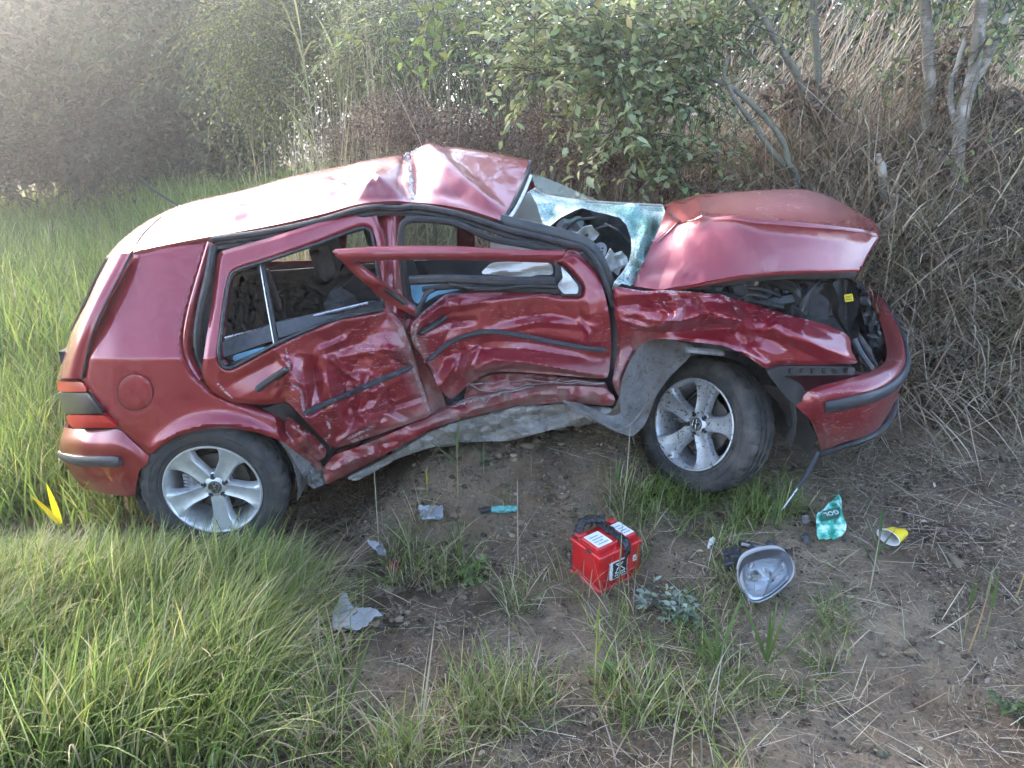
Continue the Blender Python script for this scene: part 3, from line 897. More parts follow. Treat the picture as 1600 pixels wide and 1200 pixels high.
# ---- black seals along the roof rail, A-pillar and door openings
def seal(name, pts, r, mat=RUBBER, parent=car, n=60, sides=8, flat=None):
    mb = MB(); w = [P(*q) for q in cat(pts, n)]
    mb.tube(w, r, sides, flat=flat); return mb.build(name, mat, parent)
RAIL = [(331, 374, 3.02), (420, 362, 3.03), (500, 345, 3.05), (550, 330, 3.06), (585, 324, 3.06), (620, 326, 3.07), (650, 323, 3.08), (700, 331, 3.06), (750, 345, 3.04), (790, 358, 3.03), (850, 372, 3.01), (890, 382, 2.99), (915, 390, 2.98), (935, 415, 2.97), (948, 448, 2.96), (957, 478, 2.96)]
seal('roof_rail_seal', RAIL, (0.014, 0.012))
RAIL2 = [(338, 379, 3.03), (420, 369, 3.04), (500, 351, 3.06), (560, 337, 3.07), (600, 331, 3.08), (650, 331, 3.09), (700, 339, 3.07), (750, 353, 3.05), (800, 370, 3.03), (850, 381, 3.02), (885, 391, 3.0)]
seal('roof_rail_seal', RAIL2, (0.010, 0.012))
seal('a_pillar', [(782, 346, 3.09), (840, 360, 3.06), (900, 376, 3.03), (925, 392, 3.01), (945, 430, 3.0), (958, 470, 3.0), (965, 520, 3.0), (962, 575, 3.0)], (0.018, 0.03), BLKPLAST)
seal('header_seal', [(781, 349, 3.07), (797, 326, 3.22), (812, 298, 3.42), (822, 275, 3.62), (829, 254, 3.82)], (0.012, 0.014))
seal('header_flange', [(788, 350, 3.09), (806, 326, 3.24), (820, 298, 3.44), (829, 275, 3.64)], (0.008, 0.008), WHITEP)
seal('door_opening_seal', [(334, 385, 2.995), (326, 430, 2.945), (316, 475, 2.90), (309, 520, 2.87), (311, 550, 2.86), (322, 580, 2.855)], (0.014, 0.02))
seal('door_opening_flange', [(331, 380, 3.015), (316, 430, 2.965), (302, 480, 2.91), (294, 525, 2.88), (297, 560, 2.87), (316, 592, 2.862)], (0.010, 0.02), PAINT)

# ---- inner body: dark inner panels behind the doors and gaps
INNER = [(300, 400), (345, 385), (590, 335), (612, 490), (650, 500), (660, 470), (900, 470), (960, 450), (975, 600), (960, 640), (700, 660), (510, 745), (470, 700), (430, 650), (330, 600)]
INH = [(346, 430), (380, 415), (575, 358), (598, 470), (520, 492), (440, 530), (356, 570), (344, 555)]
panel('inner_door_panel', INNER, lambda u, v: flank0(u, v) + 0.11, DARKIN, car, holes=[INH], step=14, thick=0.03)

# ---- B-pillar, torn
panel('b_pillar', [(588, 326), (622, 330), (634, 345), (628, 365), (626, 400), (632, 440), (646, 490), (652, 520), (668, 560), (690, 610), (700, 645), (672, 650), (655, 590), (640, 545), (628, 505), (606, 480), (600, 440), (600, 375)],
      lambda u, v: flank(u, v) + 0.03 - 0.02 * np.cos((u - 612) / 9), PAINT, car, step=4, thick=0.05, cut=4, attrs={'wear': lambda u, v: 0.3 + 0.35 * sstep(500, 560, v), 'dirt': lambda u, v: 0.8 * sstep(540, 620, v)})
# door opening seal of the front door
seal('door_opening_seal', [(640, 497, 3.07), (632, 440, 3.06), (627, 380, 3.05), (628, 355, 3.05), (640, 344, 3.05), (680, 344, 3.04), (715, 350, 3.04), (745, 363, 3.03), (772, 374, 3.03), (820, 382, 3.02), (880, 394, 3.0)], (0.010, 0.014))

# ---- rear door
RD = [(340, 394), (415, 373), (500, 347), (562, 329), (584, 325), (591, 345), (600, 372), (604, 410), (606, 482), (630, 507), (632, 517), (642, 545), (650, 572), (672, 642), (672, 650), (582, 682), (521, 702),
      (447, 626), (440, 630), (405, 633), (362, 628), (332, 613), (320, 597), (315, 580), (322, 530), (332, 470)]
RDW = [(346, 520), (341, 553), (346, 571), (357, 577), (380, 566), (430, 538), (525, 496), (600, 482), (597, 470), (582, 370), (576, 357), (565, 355), (500, 380), (425, 405), (370, 422), (360, 430), (352, 470)]
def rd_y(u, v): return flank(u, v) - 0.030 - 0.025 * sstep(430, 340, u) * sstep(600, 400, v)
rdoor = panel('rear_door', RD, rd_y, PAINT, car, holes=[RDW], step=2.5, thick=0.045, lip=0.012, lipw=4, cut=6, attrs=PA_AT)
def dstrip(name, pts, hp, mat, parent, off=-0.045, depth=0.008, n=None): return strip(name, pts, hp, mat, parent, off, depth, flank, n)
def loopseal(name, poly, yf, r, mat, parent):
    pts = resample_loop(round_poly(poly, 6), 6); pts.append(pts[0]); pts.append(pts[1])
    a = np.array(pts); w = PA(a[:, 0], a[:, 1], yf(a[:, 0], a[:, 1]))
    mb = MB(); mb.tube(w, r, 6, flat=(0, -1, 0), caps=False); return mb.build(name, mat, parent)
loopseal('window_seal', RDW, lambda u, v: rd_y(u, v) + 0.004, (0.0075, 0.010), RUBBER, rdoor)
seal('window_divider', [(409, 410, 2.985), (420, 470, 2.92), (433, 540, 2.86)], (0.011, 0.012), RUBBER, rdoor, 16)
seal('divider_trim', [(406, 412, 2.97), (416, 470, 2.905), (428, 538, 2.845)], (0.0025, 0.003), SILVER, rdoor, 16)
dstrip('side_moulding', [(476, 646), (520, 626), (580, 600), (645, 573)], 4.8, STRIP, rdoor, -0.040, 0.011, 24)
dstrip('door_handle', [(402, 608), (415, 598), (438, 583), (451, 576)], 5.2, PLASTIC, rdoor, -0.052, 0.016, 14)
dstrip('handle_lock', [(401, 609), (411, 602)], 6.2, PLASTIC, rdoor, -0.050, 0.013, 5)
# window ledge inside the rear door and its blue film
panel('inner_ledge', [(345, 535), (430, 505), (590, 470), (598, 480), (520, 500), (432, 530), (346, 560)], lambda u, v: flank0(u, v) + 0.10, GREYIN, rdoor, step=9, thick=0.03)
panel('door_film', [(362, 556), (400, 545), (424, 540), (420, 549), (384, 566), (366, 566)], lambda u, v: flank0(u, v) + 0.05, BLUEFILM, rdoor, step=6, thick=0.004)
seal('inner_trim', [(348, 530, 2.99), (420, 512, 2.99), (500, 492, 3.03), (575, 474, 3.08)], (0.006, 0.008), SILVER, rdoor, 14)
seal('window_strip', [(350, 575, 2.84), (430, 541, 2.83), (525, 499, 2.90), (598, 484, 2.97)], (0.010, 0.008), RUBBER, rdoor, 30)

# ---- black lower corner of the rear door opening
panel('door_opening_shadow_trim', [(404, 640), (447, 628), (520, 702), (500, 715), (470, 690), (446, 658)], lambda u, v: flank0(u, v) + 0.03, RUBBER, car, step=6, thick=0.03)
panel('inner_flange', [(441, 655), (452, 652), (470, 668), (490, 682), (512, 706), (502, 722), (478, 704), (452, 682)], lambda u, v: flank(u, v) - 0.005 + 0.05 * facets(u / 13, v / 11, 71), PAINT, car, step=2.5, thick=0.01, attrs=PA_AT)

# ---- front door
FD = [(640, 511), (660, 490), (697, 461), (760, 457), (850, 457), (872, 463), (908, 463), (911, 447), (880, 413), (866, 410), (880, 396), (899, 392), (920, 412), (937, 433), (948, 470), (954, 510), (955, 550), (951, 587),
      (944, 592), (895, 588), (826, 582), (774, 580), (757, 585), (741, 594), (727, 606), (704, 626), (684, 604), (668, 566), (645, 538)]
def fd_y(u, v): return flank(u, v) - 0.030
fdoor = panel('front_door', FD, fd_y, PAINT, car, step=2.5, thick=0.04, lip=0.010, lipw=4, cut=5, attrs=PA_AT)
dstrip('side_moulding', [(668, 564), (702, 536), (738, 522), (774, 518.5), (818, 525), (867, 535), (917, 544), (947, 547)], 4.4, STRIP, fdoor, -0.038, 0.011, 44)
dstrip('door_handle', [(655, 521), (672, 512), (690, 500), (697, 494)], 5.0, PLASTIC, fdoor, -0.050, 0.014, 12)
# its window frame: torn off the rail and dropped
FR = [(517, 392), (570, 388), (640, 386), (700, 386), (775, 390), (830, 393), (886, 394), (880, 403), (866, 411), (800, 409), (750, 407), (690, 406), (625, 406), (553, 410), (585, 434), (610, 452), (655, 487), (652, 497), (640, 491), (595, 466), (550, 425)]
panel('window_frame', FR, lambda u, v: 2.80 + 0.10 * sstep(620, 900, u) + 0.13 * sstep(400, 500, v) - 0.010 * np.cos((v - 397) / 7.0), PAINT, fdoor, step=4, thick=0.035, cut=2.5, lip=0.008, lipw=3, attrs={'wear': lambda u, v: 0.25 + 0 * u, 'dirt': lambda u, v: 0.1 + 0 * u})
seal('frame_seal', [(552, 412, 2.83), (585, 438, 2.86), (620, 465, 2.90), (655, 491, 2.94)], (0.0075, 0.010), RUBBER, fdoor, 16)
seal('loose_seal', [(650, 490, 2.92), (661, 470, 2.93), (668, 458, 2.95), (690, 447, 2.99)], (0.008, 0.010), RUBBER, fdoor, 14)
seal('window_strip', [(640, 438, 2.99), (700, 436, 2.98), (780, 439, 2.97), (868, 440, 2.96)], (0.016, 0.02), BLKPLAST, fdoor, 14)
seal('window_strip', [(660, 452, 2.97), (720, 447, 2.97), (790, 452, 2.97), (872, 455, 2.95)], (0.010, 0.012), RUBBER, fdoor, 14)
seal('window_strip', [(700, 444, 2.95), (760, 452, 2.94), (830, 447, 2.94), (872, 449, 2.93)], (0.006, 0.007), RUBBER, fdoor, 14)
panel('door_film', [(640, 441), (700, 445), (722, 452), (680, 462), (660, 476), (645, 472)], lambda u, v: flank0(u, v) + 0.03, BLUEFILM, fdoor, step=6, thick=0.004)
# broken mirror foot
mir = panel('mirror_mount', [(866, 412), (878, 414), (909, 446), (908, 463), (876, 463), (868, 446)], lambda u, v: flank0(u, v) - 0.03, RUBBER, fdoor, step=5, thick=0.03, cut=3)
panel('broken_mirror_shell', [(877, 418), (888, 428), (904, 448), (903, 459), (880, 459), (871, 447), (880, 436)], lambda u, v: flank0(u, v) - 0.06 + 0.03 * facets(u / 11, v / 11, 5), WHITEP, mir, step=2.5, thick=0.02, cut=2)

# ---- sills and underside
panel('sill', [(672, 652), (697, 640), (730, 626), (790, 611), (834, 603), (900, 603), (946, 606), (962, 622), (958, 634), (876, 629), (807, 634), (730, 652), (672, 671), (620, 700), (560, 732), (508, 758), (505, 732), (520, 712), (582, 690), (640, 664)],
      lambda u, v: flank(u, v) - 0.02 + 0.022 * facets(u / 17, v / 12, 51), PAINT, car, step=3.4, thick=0.05, cut=3, lip=0.01, lipw=4, attrs={'wear': lambda u, v: np.maximum(0.6, wear_f(u, v)), 'dirt': lambda u, v: np.clip(0.25 + 0.40 * sstep(650, 730, u) + 1.4 * fbm(u / 22, v / 13, 4), 0, 1)})
panel('sill_flange', [(730, 600), (741, 592), (780, 584), (830, 584), (900, 592), (948, 598), (948, 608), (880, 602), (834, 602), (770, 616), (725, 624)], lambda u, v: flank0(u, v) + 0.015 + 0.06 * facets(u / 20, v / 9, 15), PAINT, car, step=3.0, thick=0.01, cut=2, attrs={'wear': lambda u, v: 0.6 + 0 * u, 'dirt': lambda u, v: np.clip(0.60 + 1.2 * fbm(u / 14, v / 8, 6), 0, 1)})
mb = MB()
for pts in ([(735, 602), (790, 596), (830, 593), (868, 597), (880, 594), (944, 600)], [(700, 637), (730, 625), (752, 622), (760, 629), (772, 618), (830, 604)], [(735, 603), (760, 612), (800, 606), (850, 598), (945, 601)]):
    p = cat(pts, 30); p[:, 1] += (vnoise(p[:, 0] / 9, p[:, 1] * 0, 3) - 0.5) * 4
    mb.tube(PA(p[:, 0], p[:, 1], flank(p[:, 0], p[:, 1]) - 0.035), [(0.0009 + 0.0022 * vnoise(k * 0.9, 0.0, 5), 0.002) for k in range(30)], 5)
mb.build('torn_metal_edge', METALG, car)
panel('underbody', [(540, 748), (580, 728), (625, 705), (672, 675), (730, 655), (807, 637), (876, 631), (915, 636), (960, 640), (930, 656), (917, 661), (867, 670), (796, 689), (716, 691), (669, 700), (620, 717), (580, 740), (556, 752)],
      lambda u, v: flank0(u, v) + 0.03 + 0.09 * facets(u / 45, v / 22, 9) + 0.04 * facets(u / 14, v / 9, 10) - 0.05 * np.abs(((v + 0.28 * (u - 620) - 700) / 17.0) % 2 - 1), GRIME, car, step=3, thick=0.02, cut=4)
panel('arch_closing_plate', [(432, 686), (460, 700), (485, 720), (486, 742), (478, 752), (468, 735), (452, 708)], lambda u, v: flank0(u, v) + 0.05, METALG, car, step=5, thick=0.01)
panel('torn_bracket', [(484, 722), (505, 730), (507, 757), (490, 764), (480, 755)], lambda u, v: flank0(u, v) + 0.03 + 0.06 * facets(u / 9, v / 9, 2), METALG, car, step=2.5, thick=0.012, cut=2)

# ---- front wing
WING = [(958, 447), (1005, 456), (1050, 454), (1080, 456), (1128, 461), (1170, 474), (1230, 492), (1290, 507), (1323, 522), (1330, 532), (1329, 546), (1342, 568), (1275, 570), (1215, 570), (1197, 577), (1179, 564), (1155, 550), (1131, 540), (1080, 534), (1035, 529),
        (1010, 532), (990, 556), (975, 585), (968, 622), (957, 600), (962, 560), (966, 522), (960, 489)]
wing = panel('front_wing', WING, lambda u, v: flank(u, v) - 0.01, PAINT, car, step=2.5, thick=0.012, lip=0.010, lipw=4, cut=4, attrs=PA_AT)
panel('wing_bracket', [(1197, 580), (1222, 572), (1336, 573), (1336, 586), (1226, 587), (1211, 600)], lambda u, v: flank0(u, v) + 0.0, BLKPLAST, wing, step=6, thick=0.03, cut=3)
for k in range(6):
    u = 1236 + k * 17; mb = MB(); mb.box(P(u, 579, float(flank0(u, 579)) - 0.004), (0.012, 0.012, 0.02)); mb.build('bracket_clip', PLASTIC, wing)
panel('bumper_mount', [(1199, 584), (1230, 589), (1252, 600), (1262, 618), (1243, 634), (1225, 617)], lambda u, v: flank0(u, v) + 0.03, BLKPLAST, car, step=6, thick=0.02, cut=3)
# arch liner hanging behind the front wheel, torn flap below
panel('arch_liner', [(1008, 530), (1040, 529), (1086, 540), (1076, 560), (1045, 590), (1024, 620), (1014, 650), (1005, 668), (987, 683), (964, 675), (911, 650), (876, 628), (905, 630), (950, 650), (970, 648), (968, 620), (972, 594), (986, 560)],
      lambda u, v: 2.93 + 0.10 * sstep(980, 1060, u) + 0.05 * facets(u / 45, v / 45, 4) - 0.05 * sstep(640, 690, v), LINER, car, step=4.5, thick=0.008, cut=4)
seal('liner_edge', [(880, 626, 2.93), (905, 641, 2.90), (940, 660, 2.88), (964, 672, 2.87), (985, 664, 2.87), (1005, 640, 2.88), (1016, 616, 2.90)], (0.006, 0.006), LINER, car, 30)
mb = MB(); mb.tube([P(*q) for q in cat([(1072, 546, 2.93), (1100, 549, 2.92), (1130, 552, 2.92)], 8)], (0.018, 0.012), 6); mb.build('arch_lip_scrap', METALG, car)

# ---- bonnet
hb = [[(989, 448, 2.975), (1032, 452, 2.91), (1080, 444, 2.88), (1170, 428, 2.87), (1240, 422, 2.89), (1300, 420, 2.95), (1343, 419, 3.04)],
      [(1000, 422, 3.02), (1045, 400, 2.985), (1090, 396, 2.955), (1175, 391, 2.905), (1250, 390, 2.915), (1310, 391, 2.985), (1353, 397, 3.10)],
      [(1020, 378, 3.10), (1055, 353, 3.15), (1094, 345, 3.06), (1175, 350, 2.955), (1260, 357, 2.965), (1320, 362, 3.05), (1372, 368, 3.22)],
      [(1036, 342, 3.32), (1066, 327, 3.40), (1100, 322, 3.46), (1180, 320, 3.46), (1260, 327, 3.46), (1320, 339, 3.50), (1363, 349, 3.66)],
      [(1040, 320, 3.75), (1086, 306, 3.85), (1140, 300, 3.95), (1218, 295.5, 4.0), (1262, 297, 4.0), (1296, 307, 4.0), (1329, 325, 4.0)]]
hw = [[tuple(P(*q)) for q in r] for r in hb]
_l = lambda A, B, t: [tuple(a * (1 - t) + b * t for a, b in zip(p, q)) for p, q in zip(A, B)]
hw = [hw[0], _l(_l(hw[0], hw[2], .5), hw[1], .35), _l(hw[0], hw[2], .90), hw[2], _l(hw[2], hw[3], .12), hw[3], hw[4]]
hw.append([(p[0], p[1] + 0.28, p[2] - 0.07) for p in hw[6]])
hw.append([(p[0], p[1] + 0.42, p[2] - 0.18) for p in hw[6]])
HCR = [([(1094, 345), (1175, 350), (1260, 357), (1350, 367)], 13, 0.014), ([(1040, 350), (1070, 350), (1094, 345)], 13, 0.012), ([(1094, 345), (1092, 320)], 16, 0.010), ([(1010, 425), (1060, 420), (1090, 432)], 12, -0.012),
       ([(1150, 309), (1240, 316), (1310, 335)], 10, 0.004), ([(1180, 330), (1260, 338)], 10, -0.003), ([(1140, 350), (1190, 408)], 26, 0.012), ([(1050, 330), (1065, 345)], 10, -0.02)]
def hood_disp(Gm, u, v):
    z = np.zeros(u.shape)
    for poly, w, d in HCR:
        dd, t = seg_dist(u, v, poly); z += d * np.clip(1 - dd / w, 0, 1)
    m = sstep(1130, 1060, u)
    z += m * 0.016 * facets(u / 26, v / 24, 41) + 0.003 * fbm(u / 40, v / 25, 42, 2)
    o = Gm.copy(); hid = Gm[..., 1] < 4.02
    o[..., 1] -= z * 0.6 * hid; o[..., 2] += z * 0.7 * hid
    return o
bonnet = grid_sheet('bonnet', hw, 130, 70, PAINT, car, world=True, thick=0.012, disp=hood_disp, attrs=TOP_AT, sharp=35)
seal('bonnet_edge', [(1034, 453, 2.92), (1080, 446, 2.89), (1170, 430, 2.88), (1240, 424, 2.90), (1300, 422.5, 2.96), (1342, 421.5, 3.04)], (0.004, 0.010), PAINT, bonnet, 40)
seal('bonnet_edge', [(1344, 419, 3.05), (1354, 398, 3.16), (1372, 370, 3.40), (1364, 351, 3.72), (1330, 327, 4.0)], (0.006, 0.010), PAINT, bonnet, 30)
seal('bonnet_lining', [(1070, 449, 2.96), (1170, 434, 2.95), (1240, 428, 2.97), (1300, 427, 3.02), (1336, 427, 3.08)], (0.008, 0.02), BLKPLAST, bonnet, 30)

# ---- front bumper, seen from its wing end round to the nose
FB = [[(1243, 634, 2.90), (1257, 617, 2.885), (1275, 605, 2.875), (1320, 593, 2.89), (1362, 580, 2.99), (1382, 566, 3.14), (1385, 545, 3.34), (1379, 515, 3.60), (1364, 476, 3.95), (1343, 437, 4.30)],
      [(1249, 640, 2.885), (1266, 625, 2.86), (1285, 614, 2.845), (1335, 602, 2.855), (1380, 585, 2.965), (1404, 563, 3.13), (1405, 540, 3.32), (1396, 510, 3.60), (1375, 470, 3.95), (1350, 434, 4.30)],
      [(1254, 645, 2.88), (1272, 633, 2.85), (1292, 627, 2.835), (1350, 613, 2.845), (1391, 596, 2.955), (1413, 571, 3.12), (1414, 545, 3.31), (1405, 514, 3.60), (1383, 473, 3.95), (1354, 438, 4.30)],
      [(1262, 652, 2.88), (1280, 650, 2.855), (1299, 646, 2.84), (1350, 635, 2.85), (1388, 621, 2.96), (1411, 596, 3.12), (1415, 572, 3.31), (1407, 538, 3.60), (1386, 494, 3.95), (1357, 456, 4.30)],
      [(1272, 668, 2.89), (1288, 670, 2.87), (1307, 667, 2.86), (1348, 660, 2.875), (1380, 647, 2.97), (1401, 624, 3.13), (1407, 598, 3.31), (1400, 562, 3.60), (1380, 515, 3.95), (1352, 480, 4.30)],
      [(1283, 703, 2.93), (1297, 700, 2.91), (1316, 692, 2.90), (1346, 683, 2.92), (1372, 670, 3.0), (1388, 650, 3.15), (1396, 628, 3.32), (1390, 585, 3.60), (1370, 536, 3.95), (1345, 500, 4.30)]]
fbump = grid_sheet('front_bumper', FB, 90, 36, PAINT, car, thick=0.012, attrs={'wear': lambda u, v: 0.42 + 0 * u, 'dirt': lambda u, v: 0.05 + 0.45 * sstep(655, 700, v - 0.0 * u)})
seal('bumper_strip', [(1289, 636, 2.825), (1300, 635, 2.822), (1350, 624, 2.83), (1390, 608, 2.935), (1414, 582, 3.10), (1417, 556, 3.30), (1408, 524, 3.60), (1387, 482, 3.94), (1358, 446, 4.28)], [(0.016, 0.008)] + [(0.026, 0.013)] * 58 + [(0.02, 0.01)], STRIP, fbump, 60, 10, (0.35, -1, 0))
seal('bumper_lip', [(1274, 716, 2.94), (1290, 706, 2.925), (1316, 697, 2.915), (1346, 688, 2.93), (1374, 674, 3.01), (1391, 653, 3.16), (1398, 630, 3.33), (1391, 588, 3.60)], (0.014, 0.014), PLASTIC, fbump, 40)
# a rod hanging under the bumper corner
mb = MB(); mb.tube([P(*q) for q in cat([(1278, 706, 2.93), (1262, 738, 2.89), (1246, 764, 2.86)], 10)], [0.012, 0.012, .012, .011, .011, .01, .01, .01, .008, .006], 8)
rod = mb.build('hanging_rod', PLASTIC, fbump)
mb = MB(); mb.tube([P(1247, 762, 2.86), P(1221, 798, 2.83)], 0.0035, 6); mb.build('rod_end', SILVER, rod)

# ---- engine bay
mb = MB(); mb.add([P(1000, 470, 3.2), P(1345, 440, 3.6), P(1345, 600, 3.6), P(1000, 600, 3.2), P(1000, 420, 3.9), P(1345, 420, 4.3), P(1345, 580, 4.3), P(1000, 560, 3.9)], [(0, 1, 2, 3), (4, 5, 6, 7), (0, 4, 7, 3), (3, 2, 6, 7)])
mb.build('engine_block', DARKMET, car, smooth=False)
eb = thing_b = MB()
for k in range(26):
    u = random.uniform(1090, 1300); v = 440 + (u - 1090) * 0.12 + random.uniform(0, 30); Y = random.uniform(3.08, 3.4)
    R = Matrix.Rotation(random.uniform(0, 3), 3, 'Y') @ Matrix.Rotation(random.uniform(-.8, .8), 3, 'X')
    mb2 = eb.box(P(u, v, Y), (random.uniform(.04, .14), random.uniform(.04, .1), random.uniform(.03, .09)), R, bev=0.008)
eb.build('engine_parts', BLKPLAST, car, sharp=30)
for pts, r in (([(1100, 455, 3.06), (1140, 462, 3.04), (1180, 470, 3.08), (1225, 480, 3.05)], 0.012), ([(1200, 440, 3.2), (1240, 450, 3.1), (1250, 475, 3.08)], 0.02), ([(1130, 448, 3.1), (1190, 452, 3.06), (1230, 470, 3.1), (1260, 492, 3.05)], 0.008),
               ([(1280, 440, 3.12), (1262, 460, 3.06), (1252, 486, 3.05)], 0.014), ([(1150, 470, 3.03), (1172, 460, 3.02), (1200, 466, 3.04)], 0.006), ([(1230, 435, 3.2), (1262, 432, 3.15), (1305, 436, 3.15)], 0.025)):
    seal('hose', pts, r, BLKPLAST, car, 20)
panel('battery_tray', [(1255, 452), (1268, 448), (1296, 470), (1294, 500), (1240, 482)], lambda u, v: 3.10 + 0 * u, simple('dark_blue_grey_plastic', (0.035, 0.037, 0.045), 0.4), car, step=8, thick=0.08, cut=2)
# radiator support with its label
sup = panel('radiator_support', [(1300, 440), (1334, 437), (1342, 470), (1340, 490), (1330, 512), (1345, 522), (1362, 545), (1366, 560), (1352, 572), (1342, 560), (1334, 530), (1318, 510), (1308, 490), (1312, 470)], lambda u, v: 3.09 + 0.03 * np.cos((u - 1320) / 7), BLKPLAST, car, step=5, thick=0.06, cut=3)
lab = panel('warning_label', [(1319, 461), (1332, 459), (1334, 470), (1321, 472)], lambda u, v: 3.03 + 0 * u, YELLOWL, sup, step=6, thick=0.004, cut=0.5)
mb = MB()
for k in range(3): mb.tube([P(1322, 463.5 + 2.6 * k, 3.027), P(1331.5 - (k == 1) * 3, 462.2 + 2.6 * k, 3.027)], 0.0013, 4)
mb.build('label_print', INKBLK, sup)
panel('fan_cowl', [(1340, 440), (1352, 450), (1372, 500), (1381, 535), (1380, 560), (1366, 574), (1360, 545), (1352, 510), (1345, 482)], lambda u, v: 3.50 + 0.05 * facets(u / 9, v / 9, 61), DARKMET, car, step=4, thick=0.08)
seal('headlamp_bracket', [(1334, 530, 3.02), (1345, 552, 3.0), (1362, 576, 3.0)], (0.016, 0.012), STRIP, car, 10)
seal('headlamp_bracket', [(1342, 528, 3.04), (1354, 550, 3.02), (1368, 572, 3.02)], (0.006, 0.012), STRIP, car, 10)
# inner arch and splash pieces between wheel and bumper
panel('inner_arch', [(1190, 600), (1240, 610), (1262, 650), (1276, 690), (1265, 712), (1240, 690), (1225, 640)], lambda u, v: 3.10 + 0 * u, BLKPLAST, car, step=8, thick=0.05)
panel('crash_beam', [(1215, 586), (1340, 584), (1368, 590), (1330, 600), (1270, 612), (1230, 606)], lambda u, v: 3.04 + 0 * u, simple('red_primer_metal', (0.10, 0.02, 0.022), 0.6, var=0.4, scale=12), car, step=8, thick=0.05)

# ---- windscreen: crazed sheet with a torn hole, dark sound corner above
WY = tps([(832, 272, 3.74), (922, 309, 3.92), (835, 296, 3.45), (850, 359, 3.10), (907, 323, 3.30), (962, 334, 3.28), (1000, 319, 3.62), (1040, 322, 3.62), (1038, 360, 3.28), (986, 382, 3.13), (982, 410, 3.05), (1005, 407, 3.05), (990, 442, 2.955), (954, 456, 2.93), (880, 300, 3.72)])
def wy(u, v): return WY(u, v) + 0.16 * facets(u / 30, v / 26, 19) + 0.025 * facets(u / 11, v / 10, 18) + 0.035 * np.sin(u / 5.5 + v / 16) * sstep(960, 990, u) + 0.03 * np.exp(-((u - 986) / 12.0) ** 2) * sstep(400, 350, v)
WS = [(827, 298), (836, 294), (852, 304), (887, 310), (940, 315), (1000, 319), (1036, 320), (1042, 338), (1035, 371), (1018, 395), (1004, 412), (994, 440), (985, 447), (972, 443), (961, 450), (954, 458), (960, 441), (974, 424), (983, 408), (987, 390), (986, 372), (979, 352), (968, 340), (950, 335), (930, 331),
      (910, 325), (898, 329), (886, 335), (876, 340), (862, 351), (851, 361), (845, 340), (838, 318)]
screen = panel('windscreen', WS, wy, CRAZED, car, step=2.6, thick=0.006, cut=1, attrs={'white': lambda u, v: np.clip(sstep(935, 890, u) * .55 + .9 * np.clip(1 - seg_dist(u, v, WS + [WS[0]])[0] / 6, 0, 1) + .3 * (fbm(u / 18, v / 18, 5, 3) > .08), 0, 1), 'clear': lambda u, v: np.exp(-((u - 1018) / 13) ** 2 - ((v - 352) / 15) ** 2) + .8 * np.exp(-((u - 865) / 9) ** 2 - ((v - 335) / 6) ** 2)})
panel('sound_glass', [(831, 272), (850, 277), (880, 289), (905, 301), (935, 313), (887, 309), (852, 303), (836, 293)], lambda u, v: WY(u, v) + 0.01, DARKGL, screen, step=5, thick=0.006, cut=2)
seal('glass_edge', [(835, 295, 3.44), (852, 304.5, 3.5), (887, 311, 3.58), (940, 316, 3.6), (1000, 319.5, 3.6), (1034, 321, 3.6)], (0.006, 0.006), simple('brown_glass_edge', (0.30, 0.27, 0.23), 0.6), screen, 40)

# ---- cabin seen through the openings
panel('pillar_trim', [(800, 335), (826, 298), (838, 312), (846, 340), (851, 362), (832, 358), (800, 348)], lambda u, v: 3.42 + 0 * u, BEIGE, car, step=8, thick=0.03, cut=3)
panel('pillar_trim', [(766, 374), (800, 376), (872, 386), (876, 398), (766, 398)], lambda u, v: 3.30 + 0 * u, BEIGE, car, step=8, thick=0.03, cut=3)
panel('dash_shell', [(850, 362), (880, 335), (910, 322), (970, 330), (990, 360), (990, 440), (955, 450), (930, 410), (900, 380)], lambda u, v: 3.75 + 0.08 * facets(u / 30, v / 26, 7), DARKIN, car, step=6, thick=0.03)
panel('dash_top', [(866, 358), (880, 342), (892, 346), (904, 338), (914, 344), (910, 356), (902, 362), (884, 372)], lambda u, v: 3.40 + 0.09 * facets(u / 18, v / 14, 9), simple('grey_dash_plastic', (0.26, 0.26, 0.28), 0.6), car, step=4, thick=0.05)
panel('airbag', [(872, 373), (890, 362), (902, 364), (912, 355), (925, 352), (930, 360), (937, 366), (931, 374), (920, 381), (915, 390), (900, 381)], lambda u, v: 3.28 + 0.13 * facets(u / 16, v / 13, 19), CLOTH, car, step=2, thick=0.02, cut=1)
panel('airbag', [(943, 408), (950, 396), (954, 388), (961, 397), (972, 393), (980, 402), (982, 415), (970, 420), (966, 431), (957, 424), (950, 430), (946, 418)], lambda u, v: 3.20 + 0.14 * facets(u / 13, v / 13, 20), CLOTH, car, step=2, thick=0.02, cut=1)
bk = panel('pierced_bracket', [(922, 390), (938, 378), (950, 384), (946, 400), (940, 412), (928, 402)], lambda u, v: 3.22 + 0.03 * facets(u / 18, v / 14, 29), simple('grey_bracket', (0.34, 0.34, 0.35), 0.6), car, step=4, thick=0.02)
for k in range(9):
    mb = MB(); mb.disc(P(932 + (k % 3) * 4.5, 388 + (k // 3) * 5, 3.19), (0, -1, 0), 0.0042, 0.0042, 0.004, 8); mb.build('bracket_hole', INKBLK, bk)
for pts in ([(880, 365, 3.3), (900, 345, 3.25), (930, 340, 3.3)], [(945, 350, 3.3), (965, 360, 3.25), (983, 378, 3.25)], [(910, 372, 3.3), (940, 355, 3.28), (972, 352, 3.3)]):
    seal('loose_cable', pts, 0.006, RUBBER, car, 14)
